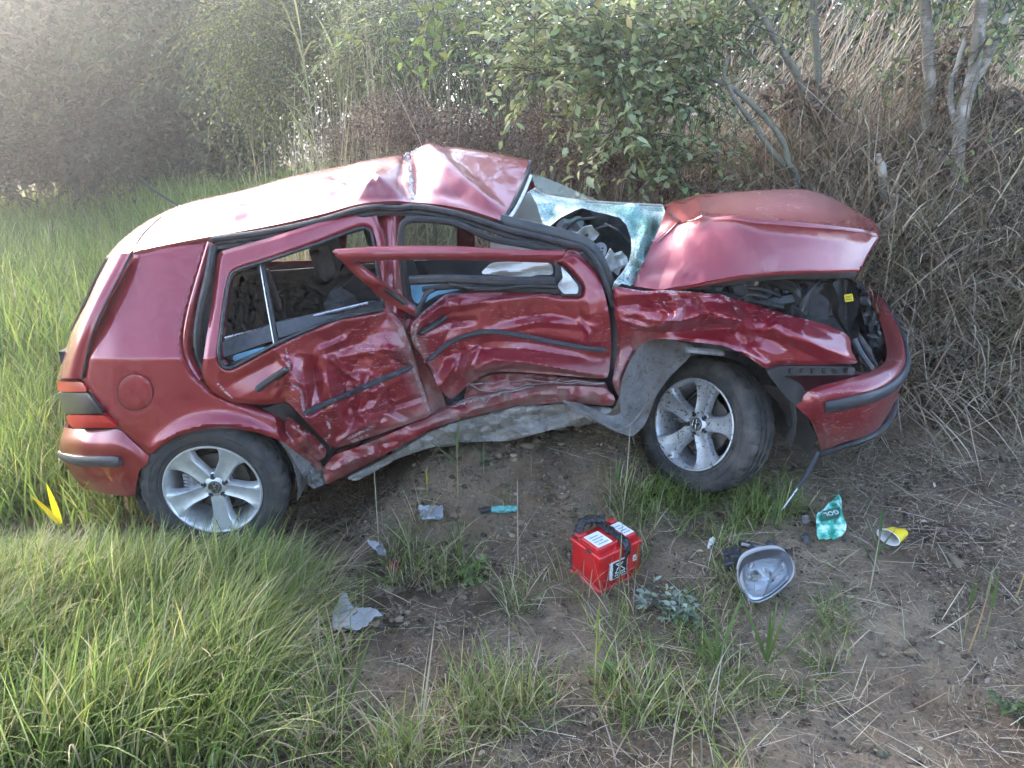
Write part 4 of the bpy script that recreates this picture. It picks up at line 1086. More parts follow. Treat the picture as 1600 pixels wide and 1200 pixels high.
panel('curtain_airbag', [(750, 428), (758, 420), (767, 411), (800, 409), (862, 411), (866, 430), (840, 429), (816, 436), (790, 431)], lambda u, v: 3.02 + 0.045 * facets(u / 24, v / 9, 23) + 0.02 * np.sin(v / 3 + u / 20), CLOTH, car, step=2.8, thick=0.008)
# seats
def seat(x, y, z, w, back_h, tilt, name):
    mb = MB(); R = Matrix.Rotation(tilt, 3, 'Y')
    mb.box((x, y, z), (0.5, w, 0.16), R, bev=0.05)
    c = Vector((x - 0.27, y, z + back_h / 2)); mb.box(c, (0.15, w, back_h), Matrix.Rotation(-0.25, 3, 'Y'), bev=0.05)
    s = mb.build(name, SEATF, car, sharp=60)
    h = MB(); h.box((x - 0.40, y, z + back_h + 0.10), (0.09, 0.27, 0.18), Matrix.Rotation(-0.2, 3, 'Y'), bev=0.035); h.build('headrest', SEATF, s, sharp=60)
    return s
seat(-0.42, 3.42, 0.62, 0.46, 0.50, 0.1, 'front_seat')
seat(-0.30, 4.02, 0.64, 0.46, 0.52, 0.1, 'front_seat')
seat(-1.10, 3.72, 0.55, 1.15, 0.50, 0.1, 'rear_seat')
mb = MB(); mb.box((-0.40, 3.92, 0.38), (1.7, 0.95, 0.06), Matrix.Rotation(-0.08, 3, 'Y')); mb.box((-1.62, 3.75, 0.62), (0.6, 1.25, 0.5)); mb.build('floor_pan', DARKIN, car, smooth=False)
# ---- far side of the body (x, z outlines at its own depth)
def far_panel(name, poly, Y, mat, parent, holes=(), thick=0.03, step=0.12, tum=0.22):
    V, T, d = flat_tris([tuple(p) for p in poly], [[tuple(p) for p in h] for h in holes], step)
    z0 = 0.98 + 0.10 * (V[:, 0] + 1)
    F = np.stack([V[:, 0], Y - tum * np.maximum(0, (V[:, 1] - z0) / 0.4), V[:, 1]], -1)
    return shell(name, F, T, np.array([0, thick, 0]), mat, parent, None, 40)
def fz(x, z): return (x, z + 0.10 * (x + 1.2))
ar = lambda cx, r, z0: [fz(cx + r * math.cos(a), z0 + r * math.sin(a)) for a in np.linspace(math.pi, 0, 12)]
farside = far_panel('far_side_body', [fz(-1.95, .30)] + ar(-1.2, .37, .30) + ar(0.95, .37, .30) + [fz(1.62, .30), fz(1.68, .62), fz(1.05, .86), fz(0.62, .92), fz(0.15, 1.34), fz(-0.3, 1.42), fz(-1.1, 1.38), fz(-1.75, 1.28), fz(-1.98, .80)], 4.50, PAINT, car,
    holes=[[fz(-0.98, 1.00), fz(-0.32, 0.97), fz(-0.30, 1.29), fz(-0.90, 1.27)], [fz(-0.22, 0.97), fz(0.48, 0.94), fz(0.12, 1.24), fz(-0.20, 1.30)], [fz(-1.55, 1.05), fz(-1.08, 1.01), fz(-1.0, 1.25), fz(-1.45, 1.20)]])
far_panel('far_window', [fz(-0.98, 1.00), fz(-0.32, 0.97), fz(-0.30, 1.29), fz(-0.90, 1.27)], 4.515, GLASS, farside, thick=0.004)
far_panel('far_trim', [fz(-1.75, .38), fz(0.95, .40), fz(0.70, .90), fz(-0.6, .97), fz(-1.7, 1.0)], 4.40, GREYIN, farside, thick=0.02, tum=0)
mb = MB(); mb.box((-0.25, 3.85, 0.40), (1.9, 1.1, 0.08), Matrix.Rotation(-0.09, 3, 'Y')); mb.build('floor_underside', GRIME, car, smooth=False)
# wheel housings
def housing(c, name):
    mb = MB(); v = []; f = []; n = 20
    for k in range(n + 1):
        a = math.pi * (-0.08 + 1.16 * k / n)
        for (r, y) in ((0.345, 0.0), (0.345, 0.32), (0.05, 0.32)):
            v.append((c[0] + r * math.cos(a), c[1] + y, c[2] + r * math.sin(a)))
    for k in range(n):
        for q in range(2): f.append((k * 3 + q, k * 3 + 3 + q, k * 3 + 4 + q, k * 3 + 1 + q))
    mb.add(v, f); return mb.build(name, LINER, car)
housing((-1.24, 2.90, 0.36), 'wheel_housing')
housing((0.86, 3.02, 0.56), 'wheel_housing')

# ================================================================== wheels
def tread(n):
    prof = [(.196, -.070), (.203, -.082), (.214, -.090), (.222, -.0905), (.224, -.0935), (.235, -.097), (.258, -.099), (.2585, -.1005), (.262, -.1005), (.2625, -.0985), (.283, -.094), (.300, -.086), (.3115, -.074), (.3155, -.060),
            (.3165, -.046), (.3085, -.045), (.3085, -.037), (.317, -.036), (.3175, -.012), (.3095, -.011), (.3095, .0), (.3175, .001), (.3172, .024), (.309, .025), (.309, .034), (.3165, .035), (.3155, .06), (.311, .074), (.296, .088), (.258, .098), (.222, .092), (.196, .075)]
    def fn(q, k, r):
        y = prof[q][1]
        if .30 <= r and -.088 < y < -.044: return r - (0.007 if (k % 5) in (0,) else 0.0)
        if -.04 < y < .03 and r > .314: return r - (0.005 if ((k + int(y * 220)) % 6) == 0 else 0.0)
        if y > .033 and r > .305: return r - (0.007 if (k % 5) == 2 else 0.0)
        return r
    sq = lambda r: r if r < .2 else .2 + (r - .2) * .885
    mb = MB(); mb.lathe(prof, n, fn=lambda q, k, r: sq(fn(q, k, r))); return mb
def spoke_mesh(phase):
    rs = np.array([.026, .045, .065, .09, .115, .14, .160, .176, .188, .194]); ws = np.array([.022, .029, .031, .0325, .0345, .039, .046, .054, .062, .067])
    ys = np.array([-.052, -.058, -.060, -.061, -.064, -.069, -.074, -.079, -.084, -.086])
    ts = [-1, -.82, -.5, 0, .5, .82, 1]; v = []; f = []; m = len(ts) + 2
    for r, w, y in zip(rs, ws, ys):
        row = [(-1.12, y + .034)] + [(t, y + (.006 if abs(t) == 1 else (-.003 if abs(t) > .7 else (.001 if t else .003)))) for t in ts] + [(1.12, y + .034)]
        for t, yy in row:
            ang = (t * w) / max(r, .05) if r > .12 else None
            if ang is not None: p = (r * math.cos(ang), yy, r * math.sin(ang))
            else: p = (r, yy, t * w)
            c, s = math.cos(phase), math.sin(phase)
            v.append((p[0] * c - p[2] * s, p[1], p[0] * s + p[2] * c))
    for i in range(len(rs) - 1):
        for k in range(m - 1): f.append((i * m + k, i * m + k + 1, (i + 1) * m + k + 1, (i + 1) * m + k))
    mb = MB(); mb.add(v, f); return mb
def make_wheel(center, yaw, lean, phase, emrot, alloy, tyre_m):
    n = Vector((-math.sin(yaw) * math.cos(lean), -math.cos(yaw) * math.cos(lean), -math.sin(lean)))
    a = Vector((0, 0, 1)).cross(-n); a = -a if a.x < 0 else a; a.normalize(); b = (-n).cross(a) * -1
    b = a.cross(-n)
    M = Matrix((( a.x, -n.x, b.x, center[0]), (a.y, -n.y, b.y, center[1]), (a.z, -n.z, b.z, center[2]), (0, 0, 0, 1)))
    mb = MB(); mb.lathe([(.199, -.078), (.2035, -.086), (.2025, -.0895), (.197, -.0900), (.193, -.0855), (.187, -.074), (.180, -.050), (.176, -.02), (.174, .03), (.180, .08), (.172, .088), (.166, .06), (.15, .045)], 72)
    wheel = mb.build('wheel', alloy, None)
    wheel.parent = car; wheel.matrix_parent_inverse = Matrix.Translation(-car.location); wheel.matrix_basis = M
    tread(150).build('tyre', tyre_m, wheel, sharp=40)
    for k in range(5): spoke_mesh(phase + k * 2 * math.pi / 5).build('spoke', alloy, wheel, sharp=50)
    hub = MB(); hub.lathe([(.0, -.060), (.030, -.060), (.033, -.058), (.055, -.054), (.064, -.046), (.066, -.02), (.06, .0)], 40); hub.build('hub', alloy, wheel)
    cap = MB(); cap.disc((0, -.0600, 0), (0, -1, 0), .0285, .027, .004, 32); cap.build('centre_cap', PLASTIC, wheel)
    em = MB(); y = -.0655
    ring = [(.0235 * math.cos(t), y, .0235 * math.sin(t)) for t in np.linspace(0, 2 * math.pi, 37)]
    em.tube(ring, (.0016, .0016), 6, caps=False)
    R = Matrix.Rotation(emrot, 3, 'Y')
    for p, q in (((-.0085, .0205), (0, .0035)), ((.0085, .0205), (0, .0035)), ((-.0205, .010), (-.0105, -.0195)), ((-.0105, -.0195), (0, -.001)), ((0, -.001), (.0105, -.0195)), ((.0105, -.0195), (.0205, .010))):
        em.tube([R @ Vector((p[0], y, p[1])), R @ Vector((q[0], y, q[1]))], (.0019, .0012), 6, flat=(0, -1, 0))
    em.build('emblem', SILVER, wheel)
    for k in range(5):
        t = phase + math.radians(36) + k * 2 * math.pi / 5
        lb = MB(); lb.lathe([(.0, -.0572), (.0118, -.0572), (.0125, -.045)], 18)
        o = lb.build('lug_hole', INKBLK, wheel); o.location = (.0465 * math.cos(t), -.002, .0465 * math.sin(t))
    bd = MB(); bd.lathe([(.0, -.004), (.07, -.004), (.075, .0), (.128, .0), (.128, .012), (.0, .02)], 40); bd.build('brake_disc', simple('rusty_brake_disc', (0.10, 0.085, 0.075), 0.55, 0.5, var=0.3), wheel)
    cal = MB(); cal.box((-.105, -.02, .02), (.05, .05, .085), Matrix.Rotation(-.2, 3, 'Y'), bev=.012)
    for k in range(5): cal.box((-.118, -.047, -.01 + k * .016), (.02, .01, .008))
    cal.build('brake_caliper', METALG, wheel)
    bp = MB(); bp.lathe([(.0, .05), (.172, .055)], 32); bp.build('backing_plate', DARKMET, wheel)
    return wheel
make_wheel((-1.240, 2.949, 0.353), math.radians(-2.4), math.radians(2.3), math.radians(-85), 0.05, ALLOY, TYRE)
make_wheel((0.852, 3.167, 0.523), math.radians(49.3), math.radians(-12.9), math.radians(-58), 0.35, ALLOYM, TYREM)
make_wheel((-1.20, 4.40, 0.36), math.pi, 0, 0.3, 0.0, ALLOY, TYRE)
make_wheel((0.95, 4.42, 0.55), math.pi, 0, 0.3, 0.0, ALLOY, TYRE)
# ================================================================== ground
def ground_mat():
    m, nt, bs = nodemat('soil_with_litter')
    n1 = noise(nt, 1.3, 8, 0.65); n2 = noise(nt, 14, 8, 0.7); n3 = noise(nt, 60, 6, 0.7)
    c = ramp(nt, n1, [(0.34, (0.062, 0.039, 0.023)), (0.48, (0.190, 0.128, 0.078)), (0.66, (0.370, 0.275, 0.180))])
    c = mix(nt, ramp(nt, n2, [(0.40, 0.0), (0.65, 0.8)]), c, (0.150, 0.118, 0.090))
    c = mix(nt, ramp(nt, n3, [(0.52, 0.0), (0.68, 0.7)]), c, (0.045, 0.034, 0.027))
    c = mix(nt, ramp(nt, noise(nt, 40, 4, 0.6, stretch=(1, 3, 1), dist=1.0), [(0.60, 0.0), (0.66, 0.55)]), c, (0.27, 0.22, 0.15))
    c = mix(nt, math_(nt, 'MULTIPLY', attr(nt, 'damp'), 0.8), c, (0.042, 0.029, 0.021))
    nt.links.new(c, bs.inputs['Base Color'])
    bs.inputs['Roughness'].default_value = 0.95
    bs.inputs['Specular IOR Level'].default_value = 0.15
    bump(nt, bs, math_(nt, 'ADD', n2, math_(nt, 'MULTIPLY', n3, 0.5)), 0.9, 0.03)
    return m
xs = np.concatenate([-np.geomspace(6, 400, 40)[::-1], np.arange(-5.97, 5.98, 0.035), np.geomspace(6, 400, 40)])
ys = np.concatenate([-np.geomspace(0.6, 200, 25)[::-1], np.arange(-0.5, 9.0, 0.035), np.geomspace(9.05, 600, 60)])
XX, YY = np.meshgrid(xs, ys)
ZZ = gh_full(XX, YY)
nr = 1 - sstep(6, 9, np.hypot(XX, YY))
ZZ = ZZ + nr * (0.045 * fbm(XX * 13, YY * 13, 55, 4) + 0.012 * (vnoise(XX * 26, YY * 26, 57) - 0.5))
# the soft dip ploughed up beside the front-left of the litter, and the torn soil in the middle
DAMP = np.zeros(XX.shape)
for (u_, v_, r_) in ((640, 930, .20), (590, 960, .16), (690, 900, .15), (620, 880, .12), (560, 1010, .12), (760, 950, .10), (1450, 830, .12), (1420, 880, .10)):
    g_ = G(u_, v_); DAMP = np.maximum(DAMP, np.exp(-((XX - g_.x) ** 2 + ((YY - g_.y) * 1.3) ** 2) / r_ ** 2 + 1.2 * fbm(XX * 9, YY * 9, 73, 3)))
DAMP = np.clip(DAMP, 0, 1)
ZZ = ZZ + DAMP * (0.07 * (vnoise(XX * 14, YY * 14, 74) - .5) + 0.03 * (vnoise(XX * 28, YY * 28, 75) - .5))
idx = np.arange(XX.size).reshape(XX.shape)
q = np.stack([idx[:-1, :-1], idx[:-1, 1:], idx[1:, 1:], idx[1:, :-1]], -1).reshape(-1, 4)
structure(mesh('ground', np.stack([XX, YY, ZZ], -1).reshape(-1, 3), q, ground_mat(), None, True, None, {'damp': DAMP.ravel()}))

# ================================================================== vegetation helpers
def leaf_mat(name, trans=0.35, rough=0.5):
    m, nt, bs = nodemat(name)
    out = nt.nodes['Material Output']
    col = attr(nt, 'tint', 'Color')
    c = mix(nt, math_(nt, 'MULTIPLY', noise(nt, 25, 4), 0.35), col, (0.03, 0.03, 0.015))
    nt.links.new(c, bs.inputs['Base Color'])
    bs.inputs['Roughness'].default_value = rough
    bs.inputs['Specular IOR Level'].default_value = 0.3
    if trans:
        tl = N(nt, 'ShaderNodeBsdfTranslucent'); nt.links.new(c, tl.inputs[0])
        ms = N(nt, 'ShaderNodeMixShader'); ms.inputs[0].default_value = trans
        nt.links.new(bs.outputs[0], ms.inputs[1]); nt.links.new(tl.outputs[0], ms.inputs[2]); nt.links.new(ms.outputs[0], out.inputs[0])
    return m
LEAF = leaf_mat('leaf_surface', 0.35)
BLADE = leaf_mat('grass_blade', 0.45)
STRAW = leaf_mat('dry_straw', 0.15, 0.7)
def bark_mat(name, a, b, patch=None):
    m, nt, bs = nodemat(name)
    n = noise(nt, 8, 7, 0.7, stretch=(4, 4, 0.7))
    c = ramp(nt, n, [(0.3, a), (0.7, b)])
    bands = ramp(nt, noise(nt, 18, 3, 0.5, stretch=(1, 1, 6)), [(0.55, 0.0), (0.62, 0.6)])
    c = mix(nt, bands, c, tuple(x * 0.45 for x in a))
    if patch: c = mix(nt, ramp(nt, noise(nt, 5, 5, 0.6), [(0.5, 0.0), (0.56, 1.0)]), c, patch)
    nt.links.new(c, bs.inputs['Base Color']); bs.inputs['Roughness'].default_value = 0.9
    bump(nt, bs, n, 0.5, 0.01)
    return m
BARK = bark_mat('grey_green_bark', (0.13, 0.115, 0.085), (0.27, 0.24, 0.18), (0.20, 0.19, 0.13))
BARKW = bark_mat('bark_with_stripped_wood', (0.14, 0.115, 0.085), (0.26, 0.22, 0.17), (0.38, 0.33, 0.27))
BARKD = bark_mat('dark_twig_bark', (0.05, 0.042, 0.034), (0.11, 0.095, 0.075))

def tints(n, pals, weights, jitter=0.18):
    p = np.array(pals, float); k = RNG.choice(len(p), n, p=np.array(weights) / np.sum(weights))
    return p[k] * (1 + jitter * RNG.normal(size=(n, 1))).clip(0.5, 1.6) * (1 + 0.06 * RNG.normal(size=(n, 3)))

def blades(root, L, w, az, lean, curl, tint, seg=5, droop=0.0, wiggle=0.0):
    """ribbon blades; returns verts, quads, tint"""
    n = len(root)
    s = np.linspace(0, 1, seg + 1)
    dirh = np.stack([np.cos(az), np.sin(az), np.zeros(n)], -1)
    side = np.stack([-np.sin(az), np.cos(az), np.zeros(n)], -1)
    fa = RNG.uniform(-0.9, 0.9, n)
    side = side * np.cos(fa)[:, None] + dirh * np.sin(fa)[:, None]
    V = np.zeros((n, seg + 1, 2, 3))
    ang = lean[:, None] + curl[:, None] * s[None] ** 1.3          # angle from vertical
    ds = L[:, None] / seg
    h = np.concatenate([np.zeros((n, 1)), np.cumsum(np.sin((ang[:, 1:] + ang[:, :-1]) / 2) * ds, 1)], 1)
    z = np.concatenate([np.zeros((n, 1)), np.cumsum(np.cos((ang[:, 1:] + ang[:, :-1]) / 2) * ds, 1)], 1)
    c = root[:, None, :] + dirh[:, None, :] * h[..., None]
    c[..., 2] += z
    if wiggle:
        c += side[:, None, :] * (np.sin(s * 5 + RNG.uniform(0, 6, (n, 1))) * wiggle * L[:, None] * s)[..., None]
    wid = w[:, None] * np.clip(1.02 - s ** 2.2, 0.03, 1) * (0.65 + 0.35 * np.minimum(1, s * 4))
    V[:, :, 0] = c - side[:, None, :] * wid[..., None] / 2
    V[:, :, 1] = c + side[:, None, :] * wid[..., None] / 2
    b = (np.arange(n) * (seg + 1) * 2)[:, None, None]
    k = (np.arange(seg) * 2)[None, :, None]
    Q = (b + k + np.array([0, 1, 3, 2])[None, None, :]).reshape(-1, 4)
    T = np.repeat(tint[:, None, :], (seg + 1) * 2, 1).reshape(-1, 3)
    return V.reshape(-1, 3), Q, T

def join(parts):
    o = 0; Vs = []; Qs = []; Ts = []
    for V, Q, T in parts:
        Vs.append(V); Qs.append(Q + o); Ts.append(T); o += len(V)
    return np.vstack(Vs), np.vstack(Qs), np.vstack(Ts)

def on_ground(x, y, up=0.0):
    return np.stack([x, y, gh_full(x, y) + up], -1)

CAR_BOX = (-1.50, 1.75, 2.92, 4.6)
def not_under_car(x, y):
    return ~((x > CAR_BOX[0]) & (x < CAR_BOX[1]) & (y > CAR_BOX[2]) & (y < CAR_BOX[3]))
def scatter(n, x0, x1, y0, y1, mask=None, under=False):
    x = RNG.uniform(x0, x1, n); y = RNG.uniform(y0, y1, n)
    p = on_ground(x, y)
    ok = np.ones(n, bool) if under else not_under_car(x, y)
    if mask is not None:
        u, v = proj(p); ok &= RNG.uniform(0, 1, n) < mask(u, v, x, y)
    return p[ok]
def soft_poly(poly, blur=30):
    def f(u, v, x, y):
        uj = u + RNG.normal(size=u.shape) * blur; vj = v + RNG.normal(size=u.shape) * blur * 0.7
        return inside(uj, vj, poly).astype(float)
    return f

GREEN = [(0.215, 0.295, 0.065), (0.290, 0.370, 0.085), (0.145, 0.215, 0.058), (0.42, 0.45, 0.15), (0.56, 0.49, 0.29)]
STRAWC = [(0.56, 0.45, 0.305), (0.45, 0.345, 0.225), (0.66, 0.56, 0.40), (0.28, 0.208, 0.138)]
# ================================================================== grass
parts = []
# tall lush grass, lower left, combed to the right
L1 = [(-400, 780), (-60, 800), (120, 790), (260, 840), (360, 870), (440, 900), (480, 940), (455, 1000), (410, 1080), (380, 1210), (-60, 1230), (-400, 1230)]
p = scatter(50000, -3.1, 0.1, 1.15, 3.0, soft_poly(L1, 22))
n = len(p); clump = fbm(p[:, 0] * 4, p[:, 1] * 4, 71, 3)
uu, vv = proj(p); hs = (0.30 + 0.70 * sstep(850, 970, vv)) * (1 - 0.35 * sstep(360, 460, uu))
parts.append(blades(p, RNG.uniform(0.20, 0.46, n) * (1 + clump) * hs, RNG.uniform(0.003, 0.0080, n), RNG.normal(0.45, 1.0, n) + 2.0 * clump, np.abs(RNG.normal(0.30, 0.25, n)), RNG.uniform(0.3, 1.5, n), tints(n, GREEN, [4, 4, 2.5, 2.8, 2.2]), 6))
# a brown seam of dead grass at its right edge
p = scatter(9000, -1.6, 0.2, 1.15, 2.9, soft_poly([(300, 900), (460, 890), (500, 930), (470, 1010), (420, 1100), (400, 1210), (320, 1210), (350, 1050)], 20))
n = len(p)
parts.append(blades(p, RNG.uniform(0.2, 0.42, n), RNG.uniform(0.003, 0.006, n), RNG.normal(0.5, 0.6, n), RNG.uniform(0.5, 1.1, n), RNG.uniform(0.4, 1.2, n), tints(n, GREEN + STRAWC, [1, 1, 1, 2, 2, 3, 2, 2, 1]), 5))
# tall grass field left of and behind the car
L2 = [(-420, 255), (-80, 255), (470, 262), (420, 300), (280, 330), (170, 420), (95, 560), (85, 700), (150, 770), (230, 810), (180, 840), (-80, 840), (-420, 800)]
def m2(u, v, x, y): return soft_poly(L2, 10)(u, v, x, y) * (0.25 + 0.9 * sstep(-0.25, 0.10, fbm(x * 1.4, y * 1.4, 91, 2)))
p = scatter(36000, -4.7, -1.0, 2.0, 5.2, m2, under=False)
n = len(p)
parts.append(blades(p, RNG.uniform(0.16, 0.44, n), RNG.uniform(0.005, 0.012, n), RNG.uniform(-3.14, 3.14, n), np.abs(RNG.normal(0.2, 0.2, n)), RNG.uniform(0.1, 1.1, n), tints(n, GREEN, [4, 5, 3, 1.6, 0.5]), 5))
p = scatter(68000, -15, -0.3, 5.0, 15.5, lambda u, v, x, y: (u < 560).astype(float) * (x < -0.9 - 0.0 * y) * (0.4 + sstep(-0.2, 0.1, fbm(x * 0.9, y * 0.9, 92, 2))))
n = len(p)
parts.append(blades(p, RNG.uniform(0.32, 0.72, n), RNG.uniform(0.010, 0.022, n), RNG.uniform(-3.14, 3.14, n), np.abs(RNG.normal(0.15, 0.15, n)), RNG.uniform(0.1, 1.0, n), tints(n, GREEN, [4, 6, 3, 1.2, 0.3]), 4))
# sparse worn grass, bottom middle
L3 = [(390, 1060), (520, 1030), (700, 1070), (900, 1090), (1060, 1070), (1150, 1130), (1200, 1220), (370, 1220)]
def clumps(f, a, b, sc, seed):
    return lambda u, v, x, y: f(u, v, x, y) * sstep(a, b, fbm(x * sc, y * sc, seed, 3))
p = scatter(26000, -1.2, 1.2, 1.2, 2.4, clumps(soft_poly(L3, 25), 0.02, 0.26, 5, 33))
n = len(p)
parts.append(blades(p, RNG.uniform(0.10, 0.30, n), RNG.uniform(0.003, 0.006, n), RNG.uniform(-3.14, 3.14, n), np.abs(RNG.normal(0.45, 0.35, n)), RNG.uniform(0.2, 1.3, n), tints(n, GREEN + STRAWC, [3, 3, 3, 2, 2, 2, 1, 1, 1]), 5))
# short dark turf by the front wheel and the lamp
L4 = [(950, 765), (1010, 760), (1100, 780), (1225, 765), (1262, 800), (1150, 840), (1000, 830)]
p = scatter(17000, 0.2, 1.6, 2.0, 3.4, clumps(soft_poly(L4, 16), -0.12, 0.08, 6, 35), under=True)
n = len(p)
parts.append(blades(p, RNG.uniform(0.08, 0.20, n), RNG.uniform(0.003, 0.005, n), RNG.uniform(-3.14, 3.14, n), np.abs(RNG.normal(0.5, 0.3, n)), RNG.uniform(0.3, 1.4, n), tints(n, GREEN, [3, 2, 5, 0.6, 0.4]), 5))
L5 = [(1000, 840), (1130, 840), (1260, 850), (1330, 960), (1320, 1060), (1200, 1120), (1060, 1060), (1010, 960)]
p = scatter(26000, 0.2, 1.6, 1.4, 3.0, clumps(soft_poly(L5, 25), 0.0, 0.25, 6, 37))
n = len(p)
parts.append(blades(p, RNG.uniform(0.05, 0.16, n), RNG.uniform(0.0025, 0.0045, n), RNG.uniform(-3.14, 3.14, n), np.abs(RNG.normal(0.8, 0.3, n)), RNG.uniform(0.3, 1.2, n), tints(n, GREEN + STRAWC, [3, 1, 5, 1, 1, 2, 1, 0.5, 1]), 4))
L6 = [(420, 770), (700, 740), (960, 760), (1000, 900), (960, 1060), (700, 1060), (520, 1000), (480, 900)]
p = scatter(30000, -1.2, 1.0, 1.7, 3.2, clumps(soft_poly(L6, 30), 0.02, 0.24, 4.5, 39))
n = len(p)
parts.append(blades(p, RNG.uniform(0.07, 0.24, n), RNG.uniform(0.0025, 0.005, n), RNG.uniform(-3.14, 3.14, n), np.abs(RNG.normal(0.55, 0.4, n)), RNG.uniform(0.2, 1.2, n), tints(n, GREEN + STRAWC, [2, 1, 4, 1.2, 1.5, 2, 1.5, 0.8, 1]), 5))
V, Q, T = join(parts)
stuff(tag(mesh('grass', V, Q, BLADE, None, True, None, {'tint': T}), 'green grass, lush on the left and worn to tufts by the battery', 'grass'))

# ================================================================== straw litter on the soil
def litter(p, L, w, tint, lift=0.02, seg=3):
    n = len(p)
    az = RNG.uniform(-3.14, 3.14, n); el = np.abs(RNG.normal(0, 0.16, n)) + 0.02
    return blades(p + np.array([0, 0, 1.0]) * RNG.uniform(0.002, lift, (n, 1)), L, w, az, math.pi / 2 - el, RNG.normal(0.1, 0.25, n), tint, seg)
parts = []
def ml(u, v, x, y): return np.clip(0.25 + 2.2 * fbm(x * 3, y * 3, 61, 3) + 0.35 * sstep(1150, 1350, u), 0, 1) * (1 - 0.45 * inside(u, v, L1))
p = scatter(110000, -1.6, 2.9, 1.1, 4.2, ml, under=True); n = len(p)
parts.append(litter(p, RNG.gamma(2.0, 0.017, n) + 0.01, RNG.uniform(0.001, 0.0028, n), tints(n, STRAWC + [(0.09, 0.07, 0.055)], [3, 4, 1.5, 3, 3]), 0.015))
p = scatter(1900, -1.3, 2.9, 1.3, 4.2, lambda u, v, x, y: 0.25 + 0.75 * sstep(900, 1300, u), under=True); n = len(p)
parts.append(litter(p, RNG.uniform(0.08, 0.32, n), RNG.uniform(0.002, 0.0045, n), tints(n, STRAWC, [4, 2, 4, 1]), 0.03))
p = scatter(9000, -1.4, 2.9, 1.2, 4.2, lambda u, v, x, y: np.clip(0.3 + 2.2 * fbm(x * 2.2, y * 2.2, 67, 3) + 0.3 * sstep(1200, 1400, u), 0, 1) * (1 - 0.9 * inside(u, v, L1)), under=True); n = len(p)
lit_leaves = (p + np.array([0, 0, .006]), RNG.uniform(0.010, 0.032, n), n)
V, Q, T = join(parts)
stuff(tag(mesh('straw_litter', V, Q, STRAW, None, True, None, {'tint': T}), 'scattered bits of dry straw lying on bare soil', 'straw'))

# small clods of soil
def clods(p, r):
    n = len(p)
    base = np.array([(0, 0, 1), (.9, 0, .3), (.28, .85, .3), (-.72, .53, .3), (-.72, -.53, .3), (.28, -.85, .3), (.72, .53, -.4), (-.28, .85, -.4), (-.9, 0, -.4), (-.28, -.85, -.4), (.72, -.53, -.4)])
    tri = np.array([(0, 1, 2), (0, 2, 3), (0, 3, 4), (0, 4, 5), (0, 5, 1), (1, 6, 2), (2, 6, 7), (2, 7, 3), (3, 7, 8), (3, 8, 4), (4, 8, 9), (4, 9, 5), (5, 9, 10), (5, 10, 1), (1, 10, 6)])
    V = p[:, None] + base[None] * r[:, None, None] * RNG.uniform(0.45, 1.5, (n, 11, 1)) * np.array([1, 1, 0.55])
    F = (tri[None] + (np.arange(n) * 11)[:, None, None]).reshape(-1, 3)
    return V.reshape(-1, 3), F, np.repeat(tints(n, [(.165, .120, .080), (.105, .074, .050), (.22, .165, .112), (.30, .235, .165), (.06, .042, .030)], (5, 4, 3, .5, 2), .2), 11, 0)
p = scatter(16000, -1.5, 2.9, 1.2, 4.4, lambda u, v, x, y: np.clip(0.2 + 2.5 * fbm(x * 3.5, y * 3.5, 63, 3), 0, 1) * (1 - 0.9 * inside(u, v, L1)), under=True)
p2 = scatter(60000, -1.5, 2.9, 1.2, 4.2, lambda u, v, x, y: np.clip(0.35 + 2.5 * fbm(x * 2.5, y * 2.5, 64, 3), 0, 1) * (1 - 0.95 * inside(u, v, L1)), under=True)
p3 = []
for (u_, v_, r_, k_) in ((640, 925, .15, 260), (590, 960, .12, 160), (690, 900, .11, 120), (560, 1005, .09, 60), (820, 720, .22, 160), (700, 730, .2, 110), (1000, 745, .1, 40)):
    g_ = G(u_, v_); xx_ = g_.x + RNG.normal(size=k_) * r_; yy_ = g_.y + RNG.normal(size=k_) * r_ * .7; p3.append(on_ground(xx_, yy_))
p3 = np.vstack(p3)
V, F, CT = clods(np.vstack([p, p2, p3]), np.concatenate([RNG.gamma(2.0, 0.0030, len(p)) + 0.003, RNG.uniform(0.002, 0.0065, len(p2)), RNG.gamma(2.0, 0.0042, len(p3)) + .003]))
stuff(tag(mesh('soil_clods', V, F, leaf_mat('clod_soil', 0.0, 0.95), None, False, None, {'tint': CT}), 'small brown clods of loose soil', 'soil'))

# ================================================================== straw bank behind the car
parts = []
def bank_pts(n, x0, x1, y0, y1, up):
    x = RNG.uniform(x0, x1, n); y = RNG.uniform(y0, y1, n); ok = not_under_car(x, y) & (gh(x, y) > 0.30)
    p = on_ground(x[ok], y[ok]); p[:, 2] += RNG.uniform(0, 1, len(p)) ** 1.5 * up
    return p
p = np.vstack([bank_pts(26000, 1.0, 4.4, 3.3, 6.4, 0.26), bank_pts(11000, 1.9, 4.3, 4.1, 5.8, 0.62)]); n = len(p)
az = RNG.normal(-1.9, 1.1, n)
parts.append(blades(p, RNG.uniform(0.15, 0.75, n), RNG.uniform(0.004, 0.011, n), az, RNG.uniform(0.5, 1.7, n), RNG.uniform(0.1, 1.1, n), tints(n, STRAWC + [(.17, .12, .08)], [4, 4, 2, 4, 3], .28), 5, wiggle=0.03))
p = bank_pts(17000, -2.2, 1.6, 4.7, 7.0, 0.25); n = len(p)
parts.append(blades(p, RNG.uniform(0.15, 0.6, n), RNG.uniform(0.003, 0.0075, n), RNG.uniform(-3.14, 3.14, n), RNG.uniform(0.3, 1.7, n), RNG.uniform(0.0, 0.9, n), tints(n, STRAWC, [3, 4, 1.5, 4]), 4, wiggle=0.03))
